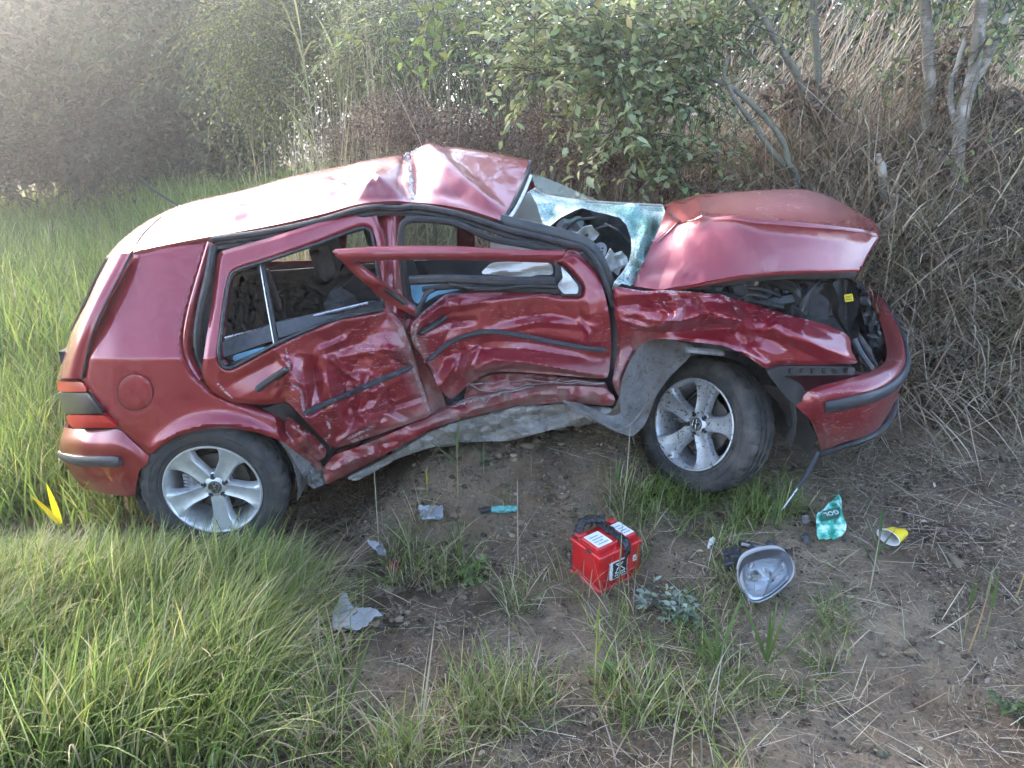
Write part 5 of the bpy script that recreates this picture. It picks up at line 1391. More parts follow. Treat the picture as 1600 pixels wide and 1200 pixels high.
# short chips thick on the bank
p = bank_pts(16000, -0.8, 4.2, 3.4, 6.4, 0.12); n = len(p)
parts.append(litter(p, RNG.gamma(2.0, 0.035, n) + 0.02, RNG.uniform(0.003, 0.009, n), tints(n, STRAWC + [(0.10, 0.075, 0.06)], [2, 4, 1, 4, 4]), 0.05))
V, Q, T = join(parts)
stuff(tag(mesh('straw_bank', V, Q, STRAW, None, True, None, {'tint': T}), 'matted dry straw and reed litter covering the bank', 'straw'))

# rusty brown seed-head brush on the bank
def leaves(c, L, w, ax, up, tint, fold=0.25):
    """kite-shaped folded leaves: centre line along ax"""
    n = len(c)
    ax = ax / (np.linalg.norm(ax, axis=1, keepdims=True) + 1e-9)
    sd = np.cross(ax, up); sd /= np.linalg.norm(sd, axis=1, keepdims=True) + 1e-9
    nm = np.cross(sd, ax)
    L = L[:, None]; w = w[:, None]
    pts = [c, c + ax * L * .32 + sd * w * .5 + nm * w * fold, c + ax * L * .72 + sd * w * .36 + nm * w * fold * .7, c + ax * L - nm * L * .08,
           c + ax * L * .72 - sd * w * .36 + nm * w * fold * .7, c + ax * L * .32 - sd * w * .5 + nm * w * fold, c + ax * L * .45]
    V = np.stack(pts, 1)
    q = np.array([(0, 1, 6, 5), (1, 2, 3, 6), (6, 3, 4, 5)])
    Q = (q[None] + (np.arange(n) * 7)[:, None, None]).reshape(-1, 4)
    return V.reshape(-1, 3), Q, np.repeat(tint, 7, 0)
def rnd_dir(n, zb=0.0):
    d = RNG.normal(size=(n, 3)); d[:, 2] += zb; return d / np.linalg.norm(d, axis=1, keepdims=True)
def blob(n, c, r):
    d = RNG.normal(size=(n, 3)); d /= np.linalg.norm(d, axis=1, keepdims=True)
    return np.array(c) + d * np.array(r) * (RNG.uniform(0, 1, (n, 1)) ** 0.45)
BROWN = [(0.20, 0.135, 0.095), (0.28, 0.195, 0.14), (0.12, 0.082, 0.062), (0.36, 0.27, 0.20)]
parts = []
for (u, v, Y, ru, rv, k) in ((620, 190, 6.0, 70, 50, 4200), (720, 210, 5.7, 80, 45, 4200), (860, 200, 5.6, 80, 60, 4200), (950, 250, 5.4, 90, 30, 4200), (1120, 290, 5.2, 130, 14, 2600), (540, 225, 6.6, 50, 40, 1600)):
    c = P(u, v, Y); r = (ru / FPX * Y, 0.45, rv / FPX * Y)
    p = blob(k, c, r); parts.append(leaves(p, RNG.uniform(0.012, 0.035, k), RNG.uniform(0.006, 0.013, k), rnd_dir(k, -.4), rnd_dir(k), tints(k, BROWN, [4, 3, 3, 1.4], .25)))
# withered leaves hanging in the right-hand trees
for (u, v, Y, ru, rv, k) in ((1480, 110, 5.1, 70, 60, 900), (1560, 190, 5.0, 60, 50, 1300), (1490, 240, 4.9, 110, 40, 2200), (1250, 160, 5.4, 60, 40, 900), (1420, 270, 4.9, 70, 30, 1200)):
    c = P(u, v, Y); r = (ru / FPX * Y, 0.3, rv / FPX * Y)
    p = blob(k, c, r); parts.append(leaves(p, RNG.uniform(0.03, 0.09, k), RNG.uniform(0.010, 0.022, k), rnd_dir(k, -.8), rnd_dir(k), tints(k, BROWN + [(0.30, 0.22, 0.16)], [3, 3, 2, 2, 1], .25)))
p, LL, n = lit_leaves; dd_ = rnd_dir(n); dd_[:, 2] *= .25; up_ = rnd_dir(n) * .4; up_[:, 2] += 1
l_ = leaves(p, LL, LL * RNG.uniform(.35, .6, n), dd_, up_, tints(n, BROWN + STRAWC[1:2], [3, 4, 3, 3, 2], .3))
stuff(tag(mesh('leaf_litter', *l_[:2], STRAW, None, True, None, {'tint': l_[2]}), 'small dead brown leaves strewn over the soil', 'leaves'))
V, Q, T = join(parts)
stuff(tag(mesh('withered_brush', V, Q, STRAW, None, True, None, {'tint': T}), 'tangled brown withered brush along the top of the bank', 'brush'))

# leaning dead reed stalks through the thicket
parts = []
def stalks(n, x0, x1, y0, y1, L0, L1, az, azs, ln, lns, w0=0.004, w1=0.009, pal=STRAWC, wt=(4, 3, 3, 2)):
    x = RNG.uniform(x0, x1, n); y = RNG.uniform(y0, y1, n); p = on_ground(x, y)
    return blades(p, RNG.uniform(L0, L1, n), RNG.uniform(w0, w1, n), RNG.normal(az, azs, n), np.abs(RNG.normal(ln, lns, n)), RNG.normal(0.15, 0.2, n), tints(n, pal, wt), 5, wiggle=0.012)
parts.append(stalks(900, 1.2, 4.4, 5.6, 7.0, 0.8, 2.4, 0.15, 0.5, 0.72, 0.25))
parts.append(stalks(700, -1.8, 1.6, 5.4, 7.4, 0.6, 1.7, 0.2, 1.6, 0.35, 0.3))
parts.append(stalks(600, 0.2, 5.0, 6.4, 8.2, 1.5, 3.2, 0.1, 0.6, 0.55, 0.25, 0.006, 0.011, wt=(2, 3, 1, 5)))
parts.append(stalks(260, -2.3, -0.9, 5.6, 8.0, 0.7, 1.9, 0.4, 1.4, 0.18, 0.18))
parts.append(stalks(1500, 1.6, 4.4, 4.0, 5.6, 0.4, 1.25, 0.6, 1.5, 0.65, 0.35, 0.004, 0.009, STRAWC + [(.20, .14, .09)], (3, 3, 2, 3, 3)))
V, Q, T = join(parts)
stuff(tag(mesh('dead_reeds', V, Q, STRAW, None, True, None, {'tint': T}), 'leaning grey dead reed stalks filling the thicket', 'reeds'))

# ================================================================== trees and bushes
def twig_crown(name_parent, c, r, n_twigs, leaves_per, L, W, pal, wt, droop=0.3, out=0.6, twig_len=0.5, mat=LEAF, seed=1, jit=0.22, parent=None, leafname='crown', twigmat=BARKD, twig_r=0.004):
    c = np.array(c); r = np.array(r)
    d = RNG.normal(size=(n_twigs, 3)); d /= np.linalg.norm(d, axis=1, keepdims=True)
    st = c + d * r * RNG.uniform(0.15, 0.85, (n_twigs, 1))
    dirv = d * out + RNG.normal(size=(n_twigs, 3)) * 0.6 + np.array([0, 0, -droop * 0.3]); dirv /= np.linalg.norm(dirv, axis=1, keepdims=True)
    tl = twig_len * RNG.uniform(0.5, 1.2, n_twigs)
    s = (np.arange(leaves_per) + 0.7) / leaves_per
    pos = st[:, None] + dirv[:, None] * (tl[:, None] * s)[..., None]
    pos[..., 2] -= droop * (tl[:, None] * s) ** 2
    m = n_twigs * leaves_per
    pos = pos.reshape(-1, 3)
    dv = np.repeat(dirv, leaves_per, 0)
    sgn = np.tile(np.where(np.arange(leaves_per) % 2, 1, -1), n_twigs)[:, None]
    sidev = np.cross(dv, np.array([0, 0, 1.0])) * sgn
    ax = dv * 0.5 + sidev * 0.9 + RNG.normal(size=(m, 3)) * 0.35 + np.array([0, 0, -0.35 * droop - 0.1])
    up = np.array([0, 0, 1.0]) + RNG.normal(size=(m, 3)) * 0.45
    V, Q, T = leaves(pos, L * RNG.uniform(0.55, 1.15, m), W * RNG.uniform(0.6, 1.15, m), ax, up, tints(m, pal, wt, jit))
    ob = mesh(leafname, V, Q, mat, parent, True, None, {'tint': T})
    mb_v = []; mb_q = []
    k = min(n_twigs, 500)
    sg = np.linspace(0, 1, 4)
    cc = st[:k, None] + dirv[:k, None] * (tl[:k, None] * sg)[..., None]; cc[..., 2] -= droop * (tl[:k, None] * sg) ** 2
    e1 = np.cross(dirv[:k], RNG.normal(size=(k, 3))); e1 /= np.linalg.norm(e1, axis=1, keepdims=True); e2 = np.cross(dirv[:k], e1)
    rad = twig_r * (1 - 0.75 * sg)
    ring = np.stack([cc + (math.cos(a) * e1[:, None] + math.sin(a) * e2[:, None]) * rad[None, :, None] for a in (0, 2.094, 4.189)], 2)
    VV = ring.reshape(-1, 3); b = (np.arange(k) * 12)[:, None, None, None]; i = (np.arange(3) * 3)[None, :, None, None]
    qq = np.array([[0, 1, 4, 3], [1, 2, 5, 4], [2, 0, 3, 5]])[None, None]
    mesh('twigs', VV, (b + i + qq).reshape(-1, 4), twigmat, parent)
    return ob
def trunk_mesh(name, pts, rad, mat, parent, n=24, sides=10):
    p = cat(pts, n); w = np.array([list(P(*q)) for q in p])
    w += (np.stack([vnoise(np.arange(n) * 0.4, np.zeros(n), k + int(pts[0][0])) for k in range(3)], -1) - 0.5) * 0.02
    r = np.interp(np.linspace(0, 1, n), np.linspace(0, 1, len(rad)), rad)
    mb = MB(); mb.tube(w, list(r), sides)
    return mb.build(name, mat, parent)
def base(pts): q = P(*pts[0]); return q

LEAFG = [(0.230, 0.275, 0.105), (0.310, 0.350, 0.150), (0.165, 0.205, 0.085), (0.390, 0.420, 0.210)]
DARKG = [(0.090, 0.130, 0.058), (0.125, 0.170, 0.075), (0.165, 0.210, 0.100)]
def tree(label, trunks, crowns, bark=BARK, name='thicket_tree', group=None):
    b = P(*trunks[0][0][0]); b.z = float(gh_full(b.x, b.y)) - 0.02
    t = thing(name, b, label, 'tree', group)
    for k, (pts, rad) in enumerate(trunks):
        q = P(*pts[0])
        if k == 0:
            pp = [list(q) for q in [b] + [P(*z) for z in pts]]
            n = 26; w = cat(pp, n); w[1:] += (np.stack([vnoise(np.arange(n) * 0.4, np.zeros(n), kk + int(pts[0][0])) for kk in range(3)], -1)[1:] - 0.5) * 0.02
            r = np.interp(np.linspace(0, 1, n), np.linspace(0, 1, len(rad)), rad)
            mb = MB(); mb.tube(w, list(r), 10); mb.build('trunk', bark, t)
        else: trunk_mesh('limb', pts, rad, bark, t)
    for cr in crowns: twig_crown(None, parent=t, **cr)
    return t
def CR(u, v, Y, ru, rv, ry, tw, lp, L, W, pal=LEAFG, wt=(4, 3, 3, 1), droop=0.3, tl=0.4, **k):
    return dict(c=P(u, v, Y), r=(ru / FPX * Y, ry, rv / FPX * Y), n_twigs=tw, leaves_per=lp, L=L, W=W, pal=pal, wt=wt, droop=droop, twig_len=tl, **k)
tree('slim straight grey trunk with a limb forking off to the upper left', [([(1283, 290, 5.3), (1276, 200, 5.3), (1278, 140, 5.3), (1272, 60, 5.3), (1266, -60, 5.3)], [.034, .029, .024]), ([(1272, 175, 5.3), (1250, 130, 5.2), (1225, 85, 5.15), (1170, 0, 5.1), (1140, -50, 5.1)], [.026, .022, .016])],
     [CR(1250, -80, 5.3, 160, 60, .7, 120, 9, .07, .032), CR(1395, 110, 5.1, 22, 26, .15, 10, 9, .06, .03), CR(1120, 50, 5.1, 70, 55, .3, 50, 9, .065, .03)])
tree('upright trunk with bark stripped to pale wood in the middle', [([(1444, 235, 4.9), (1446, 200, 4.9), (1452, 130, 4.9), (1447, 70, 4.9), (1440, -60, 4.95)], [.032, .030, .030, .033, .030])],
     [CR(1440, -90, 5.0, 120, 50, .5, 80, 9, .07, .032)], BARKW)
tree('thick leaning trunk at the right with straw heaped over its foot', [([(1468, 430, 4.35), (1480, 360, 4.5), (1492, 290, 4.6), (1500, 190, 4.7), (1520, 120, 4.75), (1535, 0, 4.8), (1540, -70, 4.8)], [.042, .038, .036, .034, .032]), ([(1500, 170, 4.75), (1535, 100, 4.8), (1570, 20, 4.85), (1590, -50, 4.9)], [.03, .03, .026]), ([(1499, 205, 4.69), (1485, 160, 4.75), (1490, 120, 4.8), (1506, 60, 4.85)], [.018, .016, .013])],
     [CR(1560, -70, 4.9, 120, 50, .5, 80, 9, .075, .034), CR(1570, 50, 4.7, 40, 50, .3, 22, 8, .07, .032), CR(1490, 240, 4.2, 14, 6, .1, 3, 4, .06, .035)], BARKW)
tree('bent pair of pale stems bowing left behind the bonnet', [([(1245, 285, 4.9), (1233, 260, 4.9), (1222, 225, 4.9), (1195, 185, 4.9), (1160, 150, 4.9), (1125, 130, 4.9), (1090, 122, 4.9)], [.022, .019, .016, .012]), ([(1228, 262, 4.9), (1200, 230, 4.88), (1175, 190, 4.86), (1145, 150, 4.84), (1132, 110, 4.84), (1136, 85, 4.84)], [.018, .015, .010])],
     [CR(1080, 150, 4.9, 60, 40, .3, 40, 9, .06, .028), CR(1100, 230, 4.9, 60, 30, .3, 30, 8, .055, .026)])
tree('short snapped pale stump beside the bonnet nose', [([(1388, 330, 4.45), (1384, 300, 4.45), (1378, 265, 4.45), (1371, 243, 4.45)], [.028, .026, .024, .012])], [], BARKW, 'broken_stump')
def bush(label, stems, crowns, name='leafy_bush', cat_='bush', group=None):
    b = P(*stems[0][0][0]); b.z = float(gh_full(b.x, b.y)) - 0.02
    t = thing(name, b, label, cat_, group)
    for pts, rad in stems:
        w0 = [tuple(b)] + [tuple(P(*q)) for q in pts]
        mb = MB(); mb.tube(cat(w0, 14), list(np.interp(np.linspace(0, 1, 14), np.linspace(0, 1, len(rad)), rad)), 7); mb.build('stem', BARK, t)
    for cr in crowns: twig_crown(None, parent=t, **cr)
    return t
bush('broad-leaved green bush reaching over the windscreen', [([(1010, 250, 5.3), (980, 150, 5.3), (930, 60, 5.3), (900, -20, 5.3)], [.02, .016, .01]), ([(1010, 250, 5.3), (1010, 180, 5.2), (960, 110, 5.1), (850, 90, 5.0)], [.014, .012, .008]), ([(1020, 250, 5.3), (1050, 150, 5.2), (1060, 60, 5.2), (1090, -20, 5.2)], [.016, .013, .01])],
     [CR(900, 40, 5.1, 130, 55, .5, 105, 10, .085, .040, wt=(2, 4, 1, 3)), CR(985, 105, 5.0, 105, 55, .45, 95, 10, .085, .040, wt=(2, 4, 1, 3)), CR(845, 115, 4.9, 60, 32, .3, 46, 9, .08, .038, wt=(2, 4, 1, 3)), CR(975, 205, 4.9, 70, 28, .3, 50, 9, .08, .038, wt=(1, 4, 1, 4)), CR(1040, 262, 4.8, 45, 20, .2, 26, 8, .07, .033, wt=(3, 4, 2, 2)), CR(1060, 20, 5.3, 100, 60, .4, 70, 10, .08, .038)])
bush('narrow-leaved willow bush hanging behind the middle of the roof', [([(640, 190, 7.0), (650, 60, 7.0), (660, -60, 7.0)], [.03, .025, .02]), ([(720, 200, 6.8), (740, 80, 6.8), (760, -40, 6.8)], [.025, .02, .015])],
     [CR(640, 40, 6.9, 110, 75, .8, 260, 12, .085, .016, wt=(4, 3, 2, 2), droop=.6, tl=.6), CR(740, 90, 6.6, 90, 70, .6, 220, 12, .085, .016, wt=(4, 3, 3, 1), droop=.6, tl=.6), CR(560, 90, 7.2, 60, 70, .6, 130, 12, .085, .016, wt=(4, 3, 2, 1), droop=.6, tl=.6)], 'willow_bush')
bush('sprig of large bright leaves hanging at the top middle', [([(700, 120, 5.6), (690, 60, 5.4), (660, -10, 5.3)], [.008, .006, .005])],
     [CR(680, 15, 5.2, 40, 22, .2, 14, 5, .085, .05, [(0.16, 0.22, 0.05), (0.20, 0.26, 0.07)], (1, 1)), CR(745, 25, 5.2, 26, 14, .15, 8, 5, .085, .05, [(0.16, 0.22, 0.05), (0.20, 0.26, 0.07)], (1, 1)), CR(600, 75, 5.4, 12, 12, .1, 4, 4, .08, .045, [(0.16, 0.22, 0.05)], (1,)), CR(738, 105, 5.3, 14, 14, .1, 5, 4, .08, .04, [(0.16, 0.22, 0.05)], (1,))], 'leafy_sprig')
ACA = [(0.15, 0.20, 0.035), (0.20, 0.24, 0.05), (0.10, 0.15, 0.03), (0.27, 0.28, 0.08)]
bush('feathery yellow-green acacia overhanging the field edge', [([(520, 180, 9.0), (480, 80, 9.0), (440, -40, 9.0)], [.05, .04, .03]), ([(520, 180, 9.0), (430, 120, 8.8), (380, 60, 8.6)], [.03, .02, .012])],
     [CR(400, 30, 8.6, 75, 60, .8, 300, 16, .055, .022, ACA, (3, 4, 1, 2), .9, .8), CR(460, 70, 8.6, 85, 80, .8, 320, 16, .055, .022, ACA, (3, 4, 1, 2), .9, .8), CR(430, 130, 8.4, 50, 35, .5, 120, 16, .055, .022, ACA, (3, 4, 1, 2), .9, .7), CR(520, 0, 8.8, 90, 60, .8, 220, 16, .055, .022, ACA, (3, 3, 3, 1), .9, .8)], 'acacia_tree', 'tree')
GREYG = [(0.070, 0.090, 0.052), (0.09, 0.115, 0.066), (0.055, 0.070, 0.045), (0.12, 0.115, 0.080)]
# hedge of trees along the far side of the field
for k, (u, Y, w, lab) in enumerate(((-150, 12.6, 190, 'pale hazy tree cut off by the left edge of the photo'), (-40, 13.5, 150, 'dark hazy tree standing left of the sunset glow'), (110, 14.2, 130, 'dark hazy tree with sunset sky glowing through its crown'), (235, 13.2, 110, 'hazy tree with a thin pale trunk beyond the antenna'), (350, 13.0, 100, 'dark tree behind the feathery acacia'))):
    tr = [([(u, 250, Y), (u + 8, 150, Y), (u - 4, 40, Y), (u + 6, -80, Y)], [.09, .07, .05, .03]), ([(u + 3, 190, Y), (u + 30, 110, Y), (u + 45, 20, Y)], [.04, .03, .02]), ([(u + 3, 200, Y), (u - 34, 120, Y), (u - 40, 30, Y)], [.04, .03, .02])]
    cr = [CR(u, -20, Y, w, 75, 1.3, 560, 10, .20, .075, DARKG, (3, 3, 2), .5, 1.1, jit=.1), CR(u + 10, 60, Y, w * .95, 55, 1.1, 420, 10, .19, .07, DARKG, (3, 3, 2), .5, 1.0, jit=.1), CR(u - 12, 215, Y - .3, w * 1.1, 46, .9, 620, 9, .17, .06, GREYG, (2, 2, 2, 1), .3, .9, jit=.1), CR(u + 5, 140, Y + .3, w * .95, 48, .9, 300, 9, .17, .065, GREYG, (2, 2, 2, 1), .3, .9, jit=.1)]
    if k > 1: cr.append(CR(u, -190, Y, w, 90, 1.2, 300, 10, .18, .06, DARKG, (3, 3, 2), .5, 1.2))  # upper crown added out of view, blocking bright sky from the car roof
    tree(lab, tr, cr, BARKD, 'hedge_tree', None)
for k, (u, Y, lab) in enumerate(((600, 9.5, 'dark bushy tree behind the willow bush'), (820, 9.2, 'dark bushy tree behind the broad-leaved bush'), (1020, 8.8, 'dark bushy tree behind the bent pair of stems'), (1230, 8.8, 'dark bushy tree behind the slim straight trunk'), (1420, 8.8, 'dark bushy tree behind the stripped trunk'), (1610, 8.8, 'dark bushy tree at the right edge'))):
    tr = [([(u, 240, Y), (u + 6, 120, Y), (u - 6, 0, Y), (u, -80, Y)], [.07, .06, .05, .03])]
    cr = [CR(u, 20, Y, 150, 70, .8, 420, 10, .12, .045, DARKG, (3, 3, 2), .5, .8), CR(u + 10, 130, Y - .2, 130, 60, .7, 330, 10, .11, .035, DARKG + BROWN[:2], (3, 3, 2, 1, 1), .5, .8), CR(u, 230, Y - .3, 130, 40, .6, 200, 9, .10, .03, DARKG + BROWN[:3], (3, 2, 1, 2, 2, 2), .4, .7)]
    tree(lab, tr, cr, BARKD, 'thicket_tree')

# the roadside wood behind the photographer: only its dark mirror image shows, in the paint
parts = []
for k in range(16):
    x = -1.5 + k * 1.25 + random.uniform(-.4, .4); y = -7.5 - random.uniform(0, 2.5) + 0.25 * max(0, k - 8); hgt = random.uniform(4.0, 6.2)
    m = 420; pp = blob(m, (x, y, hgt * .52), (1.3, 1.1, hgt * .50))
    parts.append(leaves(pp, RNG.uniform(.25, .5, m), RNG.uniform(.14, .26, m), rnd_dir(m, -.3), rnd_dir(m), tints(m, DARKG, (3, 3, 2))))
V, Q, T = join(parts)
stuff(tag(mesh('roadside_wood', V, Q, LEAF, None, True, None, {'tint': T}), 'dark roadside wood mirrored in the car paint', 'wood'))
# ================================================================== reed plants
def reed(label, u, v, H, leaves_, col, stalk=(0.30, 0.28, 0.12), lean=(0, 0), w=0.009, name='reed_shoot', group=None):
    b = G(u, v); t = thing(name, b, label, 'reed', group)
    top = b + Vector((lean[0], lean[1], H))
    mb = MB(); mid = (b + top) / 2 + Vector((lean[0] * .15, 0, 0)); mb.tube(cat([b, mid, top], 8), [.0028, .0027, .0026, .0025, .0023, .002, .0017, .0012], 5)
    me = mb.build('stalk', STRAW, t, attrs={'tint': np.tile(np.array(stalk), (len(mb.v), 1))})
    for (f, az, L, ln, cu) in leaves_:
        r = np.array([list(b + (top - b) * f)])
        V, Q, T = blades(r, np.array([L]), np.array([w]), np.array([math.radians(az)]), np.array([ln]), np.array([cu]), np.array([col]) * RNG.uniform(.85, 1.15), 6)
        mesh('leaf', V, Q, BLADE, t, True, None, {'tint': T})
    return t
YEL = (0.62, 0.52, 0.02); GRN = (0.13, 0.20, 0.05); GR2 = (0.10, 0.16, 0.06); YG = (0.32, 0.36, 0.06)
reed('bright yellow two-leaved reed shoot at the lower left', 108, 885, .20, [(1., 175, .17, .62, .1), (1., 170, .19, .10, .05)], YEL, (0.40, 0.40, 0.08), w=.028)
reed('thin reed with pale dry tip beside the rear wheel', 420, 800, .10, [(1., 40, .18, .25, .1)], YG, w=.007)
reed('small yellow reed shoot below the crushed sill', 668, 775, .05, [(1, 100, .08, .1, .1), (1, 80, .07, -.1, .0)], YEL, w=.008)
reed('thin green reed standing before the middle of the sill', 716, 780, .24, [(.6, 150, .16, .9, .3), (.75, 20, .15, .6, .4), (.9, 80, .14, .3, .3), (1, 170, .1, .3, .5)], GRN, (0.30, 0.28, 0.13), w=.011)
reed('reed with drooping leaves in front of the front door', 756, 745, .05, [(1, 150, .12, .4, .7), (1, 30, .10, .5, .6), (1, 90, .1, .2, .2)], GR2)
reed('green reed tuft left of the front wheel', 962, 775, .05, [(1, 160, .16, .5, .3), (1, 60, .13, .25, .3), (1, 100, .12, .1, .2)], GRN)
reed('tall bare straw stalk left of the front wheel', 974, 800, .38, [], GRN, (0.45, 0.38, 0.24), (0.01, 0))
reed('tall bare straw stalk left of the battery', 810, 905, .42, [], GRN, (0.42, 0.36, 0.24), (-0.005, 0))
reed('tall bare straw stalk right of the rear wheel', 592, 850, .34, [], GRN, (0.42, 0.36, 0.24), (0.0, 0))
reed('dry straw stalk crossing the battery from the lower right', 940, 935, .02, [(1, 130, .20, .35, .05)], (0.50, 0.42, 0.30), w=.005)
reed('dry straw stalk crossing the battery from the lower left', 943, 938, .02, [(1, 55, .24, .40, .05)], (0.48, 0.42, 0.32), w=.005)
reed('tall green-leaved stalk in front of the battery label', 966, 935, .02, [(1, 80, .34, .10, .08), (1, 95, .2, .05, .1)], (0.34, 0.34, 0.18), w=.008)
reed('broad green reed plant below the headlight, right of its neighbour', 1195, 1060, .06, [(1, 140, .28, .45, .2), (1, 40, .24, .42, .2), (1, 60, .22, .15, .3), (.8, 10, .2, .8, .3), (.6, 170, .15, .9, .3), (1, 90, .2, .1, .1)], GRN, w=.014)
reed('broad green reed plant below the headlight, left of its neighbour', 1118, 1055, .05, [(1, 140, .24, .5, .2), (1, 40, .26, .42, .15), (1, 100, .18, .15, .3), (.8, 170, .16, .8, .3)], GRN, w=.013)
reed('slim yellow-leaved reed below the battery', 928, 1095, .30, [(.85, 175, .17, .40, .1), (.92, 60, .10, .1, .1), (.6, 40, .1, .5, .2)], YG, (0.42, 0.40, 0.12), w=.009)
reed('green reed standing before the yellow cup', 1358, 930, .26, [(.45, 160, .14, .5, .2), (.6, 20, .12, .5, .3), (.7, 140, .13, .4, .2), (.85, 60, .12, .2, .1), (.95, 110, .11, .1, .1), (.5, 60, .1, .5, .2)], GR2, (0.45, 0.40, 0.26), w=.009)
reed('left green shoot of the trio at the right', 1502, 1010, .14, [(1, 120, .13, .05, .1), (1, 40, .12, .2, .1)], GRN)
reed('orange-stalked shoot in the middle of the trio at the right', 1512, 1022, .22, [(1, 60, .12, .1, .1)], (0.25, 0.26, 0.12), (0.50, 0.32, 0.16), (.02, 0))
reed('right green shoot of the trio at the right', 1536, 1005, .14, [(1, 70, .15, .05, .05)], GRN, w=.012)
reed('tall reed with orange stalk at the right edge', 1588, 935, .34, [(1, 90, .16, .1, .1), (.8, 150, .1, .3, .3)], YG, (0.50, 0.34, 0.14), (.02, 0))
reed('pale green reed blade standing in the lower left grass', 300, 1090, .22, [(1, 40, .34, .45, .1)], (0.24, 0.30, 0.11), (0.22, 0.28, 0.1), (.08, .05), w=.012)
reed('upright green reed tuft at the bottom middle', 545, 1130, .04, [(1, 60, .34, .35, .1), (1, 50, .28, .4, .2), (1, 120, .22, .2, .1), (1, 150, .2, .3, .3)], GRN, w=.011)
reed('straw stalk slanting up in the bottom middle', 655, 1190, .02, [(1, 75, .42, .45, .0)], (0.45, 0.40, 0.28), w=.007)
reed('yellow-tipped reed at the left edge', 60, 650, .12, [(1, 100, .14, .1, .1), (1, 30, .16, .6, .2)], YG)
reed('pale reed with hanging leaves above the roof at the left', 430, 262, .5, [(.9, 180, .5, .9, .9), (1., 30, .35, .9, .9), (.95, 170, .3, 1.2, .6)], (0.24, 0.27, 0.09), (0.35, 0.32, 0.16), (-.25, 0), w=.03)
# clump of live reeds behind the roof
for k, (u, lab) in enumerate(((470, 'arching reed at the left of the reed clump behind the roof'), (505, 'tall reed with ribbon leaves left of middle in the reed clump behind the roof'), (540, 'tall reed with ribbon leaves right of middle in the reed clump behind the roof'), (572, 'bare-topped reed at the right of the reed clump behind the roof'))):
    Yk = 6.4 + .3 * k; b = P(u, 262, Yk); z = float(gh_full(b.x, b.y))
    t = thing('reed_plant', (b.x, b.y, z), lab, 'reed', None)
    Hh = 1.5 + .25 * (k % 2); top = Vector((b.x + random.uniform(-.2, .15), b.y, z + Hh))
    mb = MB(); mb.tube(cat([(b.x, b.y, z), ((b.x + top.x) / 2, b.y, z + Hh * .5), top], 10), [.007] * 5 + [.005] * 5, 5); mb.build('stalk', STRAW, t, attrs={'tint': np.tile(np.array((.34, .32, .18)), (len(mb.v), 1))})
    n = 14; f = np.linspace(.25, 1, n)[:, None]
    r = np.array([b.x, b.y, z]) * (1 - f) + np.array(list(top)) * f
    V, Q, T = blades(r, RNG.uniform(.35, .7, n), RNG.uniform(.014, .024, n), RNG.uniform(-3.1, 3.1, n), RNG.uniform(.3, .9, n), RNG.uniform(.3, 1.3, n), tints(n, [(.20, .24, .09), (.27, .28, .13), (.33, .29, .17)], (3, 2, 1)), 6)
    mesh('leaves', V, Q, BLADE, t, True, None, {'tint': T})

# ================================================================== car battery
RED = simple('red_battery_plastic', (0.52, 0.008, 0.012), 0.38, var=0.12, scale=15, coat=0.15, dust=0.16, bmp=0.05)
b = G(946, 893)
bat = thing('car_battery', (b.x, b.y, b.z - .012), 'red car battery with black tape standing on the soil', 'battery', world=False)
bat.rotation_euler = (math.radians(2), math.radians(-3), math.radians(35))
LX, LY, LZ = .205, .165, .150
mb = MB(); mb.box((0, 0, LZ / 2), (LX, LY, LZ), bev=.006)
mb.box((0, 0, .008), (LX + .012, LY + .012, .016), bev=.004)
for sx in (-1, 1):
    for k in range(7): mb.box((-LX / 2 + .02 + k * (LX - .04) / 6, 0, .03), (.006, LY + .008, .03), bev=.002)
case = mb.build('case', RED, bat)
mb = MB(); mb.box((0, 0, LZ + .004), (LX + .010, LY + .010, .016), bev=.004)
mb.box((.0, -.012, LZ + .022), (LX * .94, LY * .62, .024), bev=.004); mb.build('lid', RED, bat)
for sx in (-1, 1): mb = MB(); mb.disc((sx * .078, LY * .36, LZ + .012), (0, 0, 1), .011, .010, .022, 14); mb.build('terminal', SILVER, bat)
mb = MB(); mb.box((-.078, LY * .36, LZ + .030), (.036, .036, .014), bev=.004); mb.build('terminal_cover', RED, bat)
mb = MB(); mb.box((.078, LY * .36, LZ + .026), (.03, .03, .02), bev=.004); mb.build('terminal_cover', RED, bat)
LAB = simple('white_label', (0.72, 0.74, 0.74), 0.4, var=0.06); LABG = simple('grey_label_print', (0.30, 0.34, 0.36), 0.5, var=0.3, scale=60)
for x0, w_ in ((-.052, .07), (.068, .045)):
    mb = MB(); mb.box((x0, -.012, LZ + .0355), (w_, .085, .002)); o = mb.build('top_label', LAB, bat, smooth=False)
    mb = MB()
    for k in range(4): mb.box((x0 - w_ * .1 * (k % 2), -.04 + k * .016, LZ + .0372), (w_ * (.7 - .12 * (k % 2)), .006, .0012))
    mb.build('label_print', LABG, o, smooth=False)
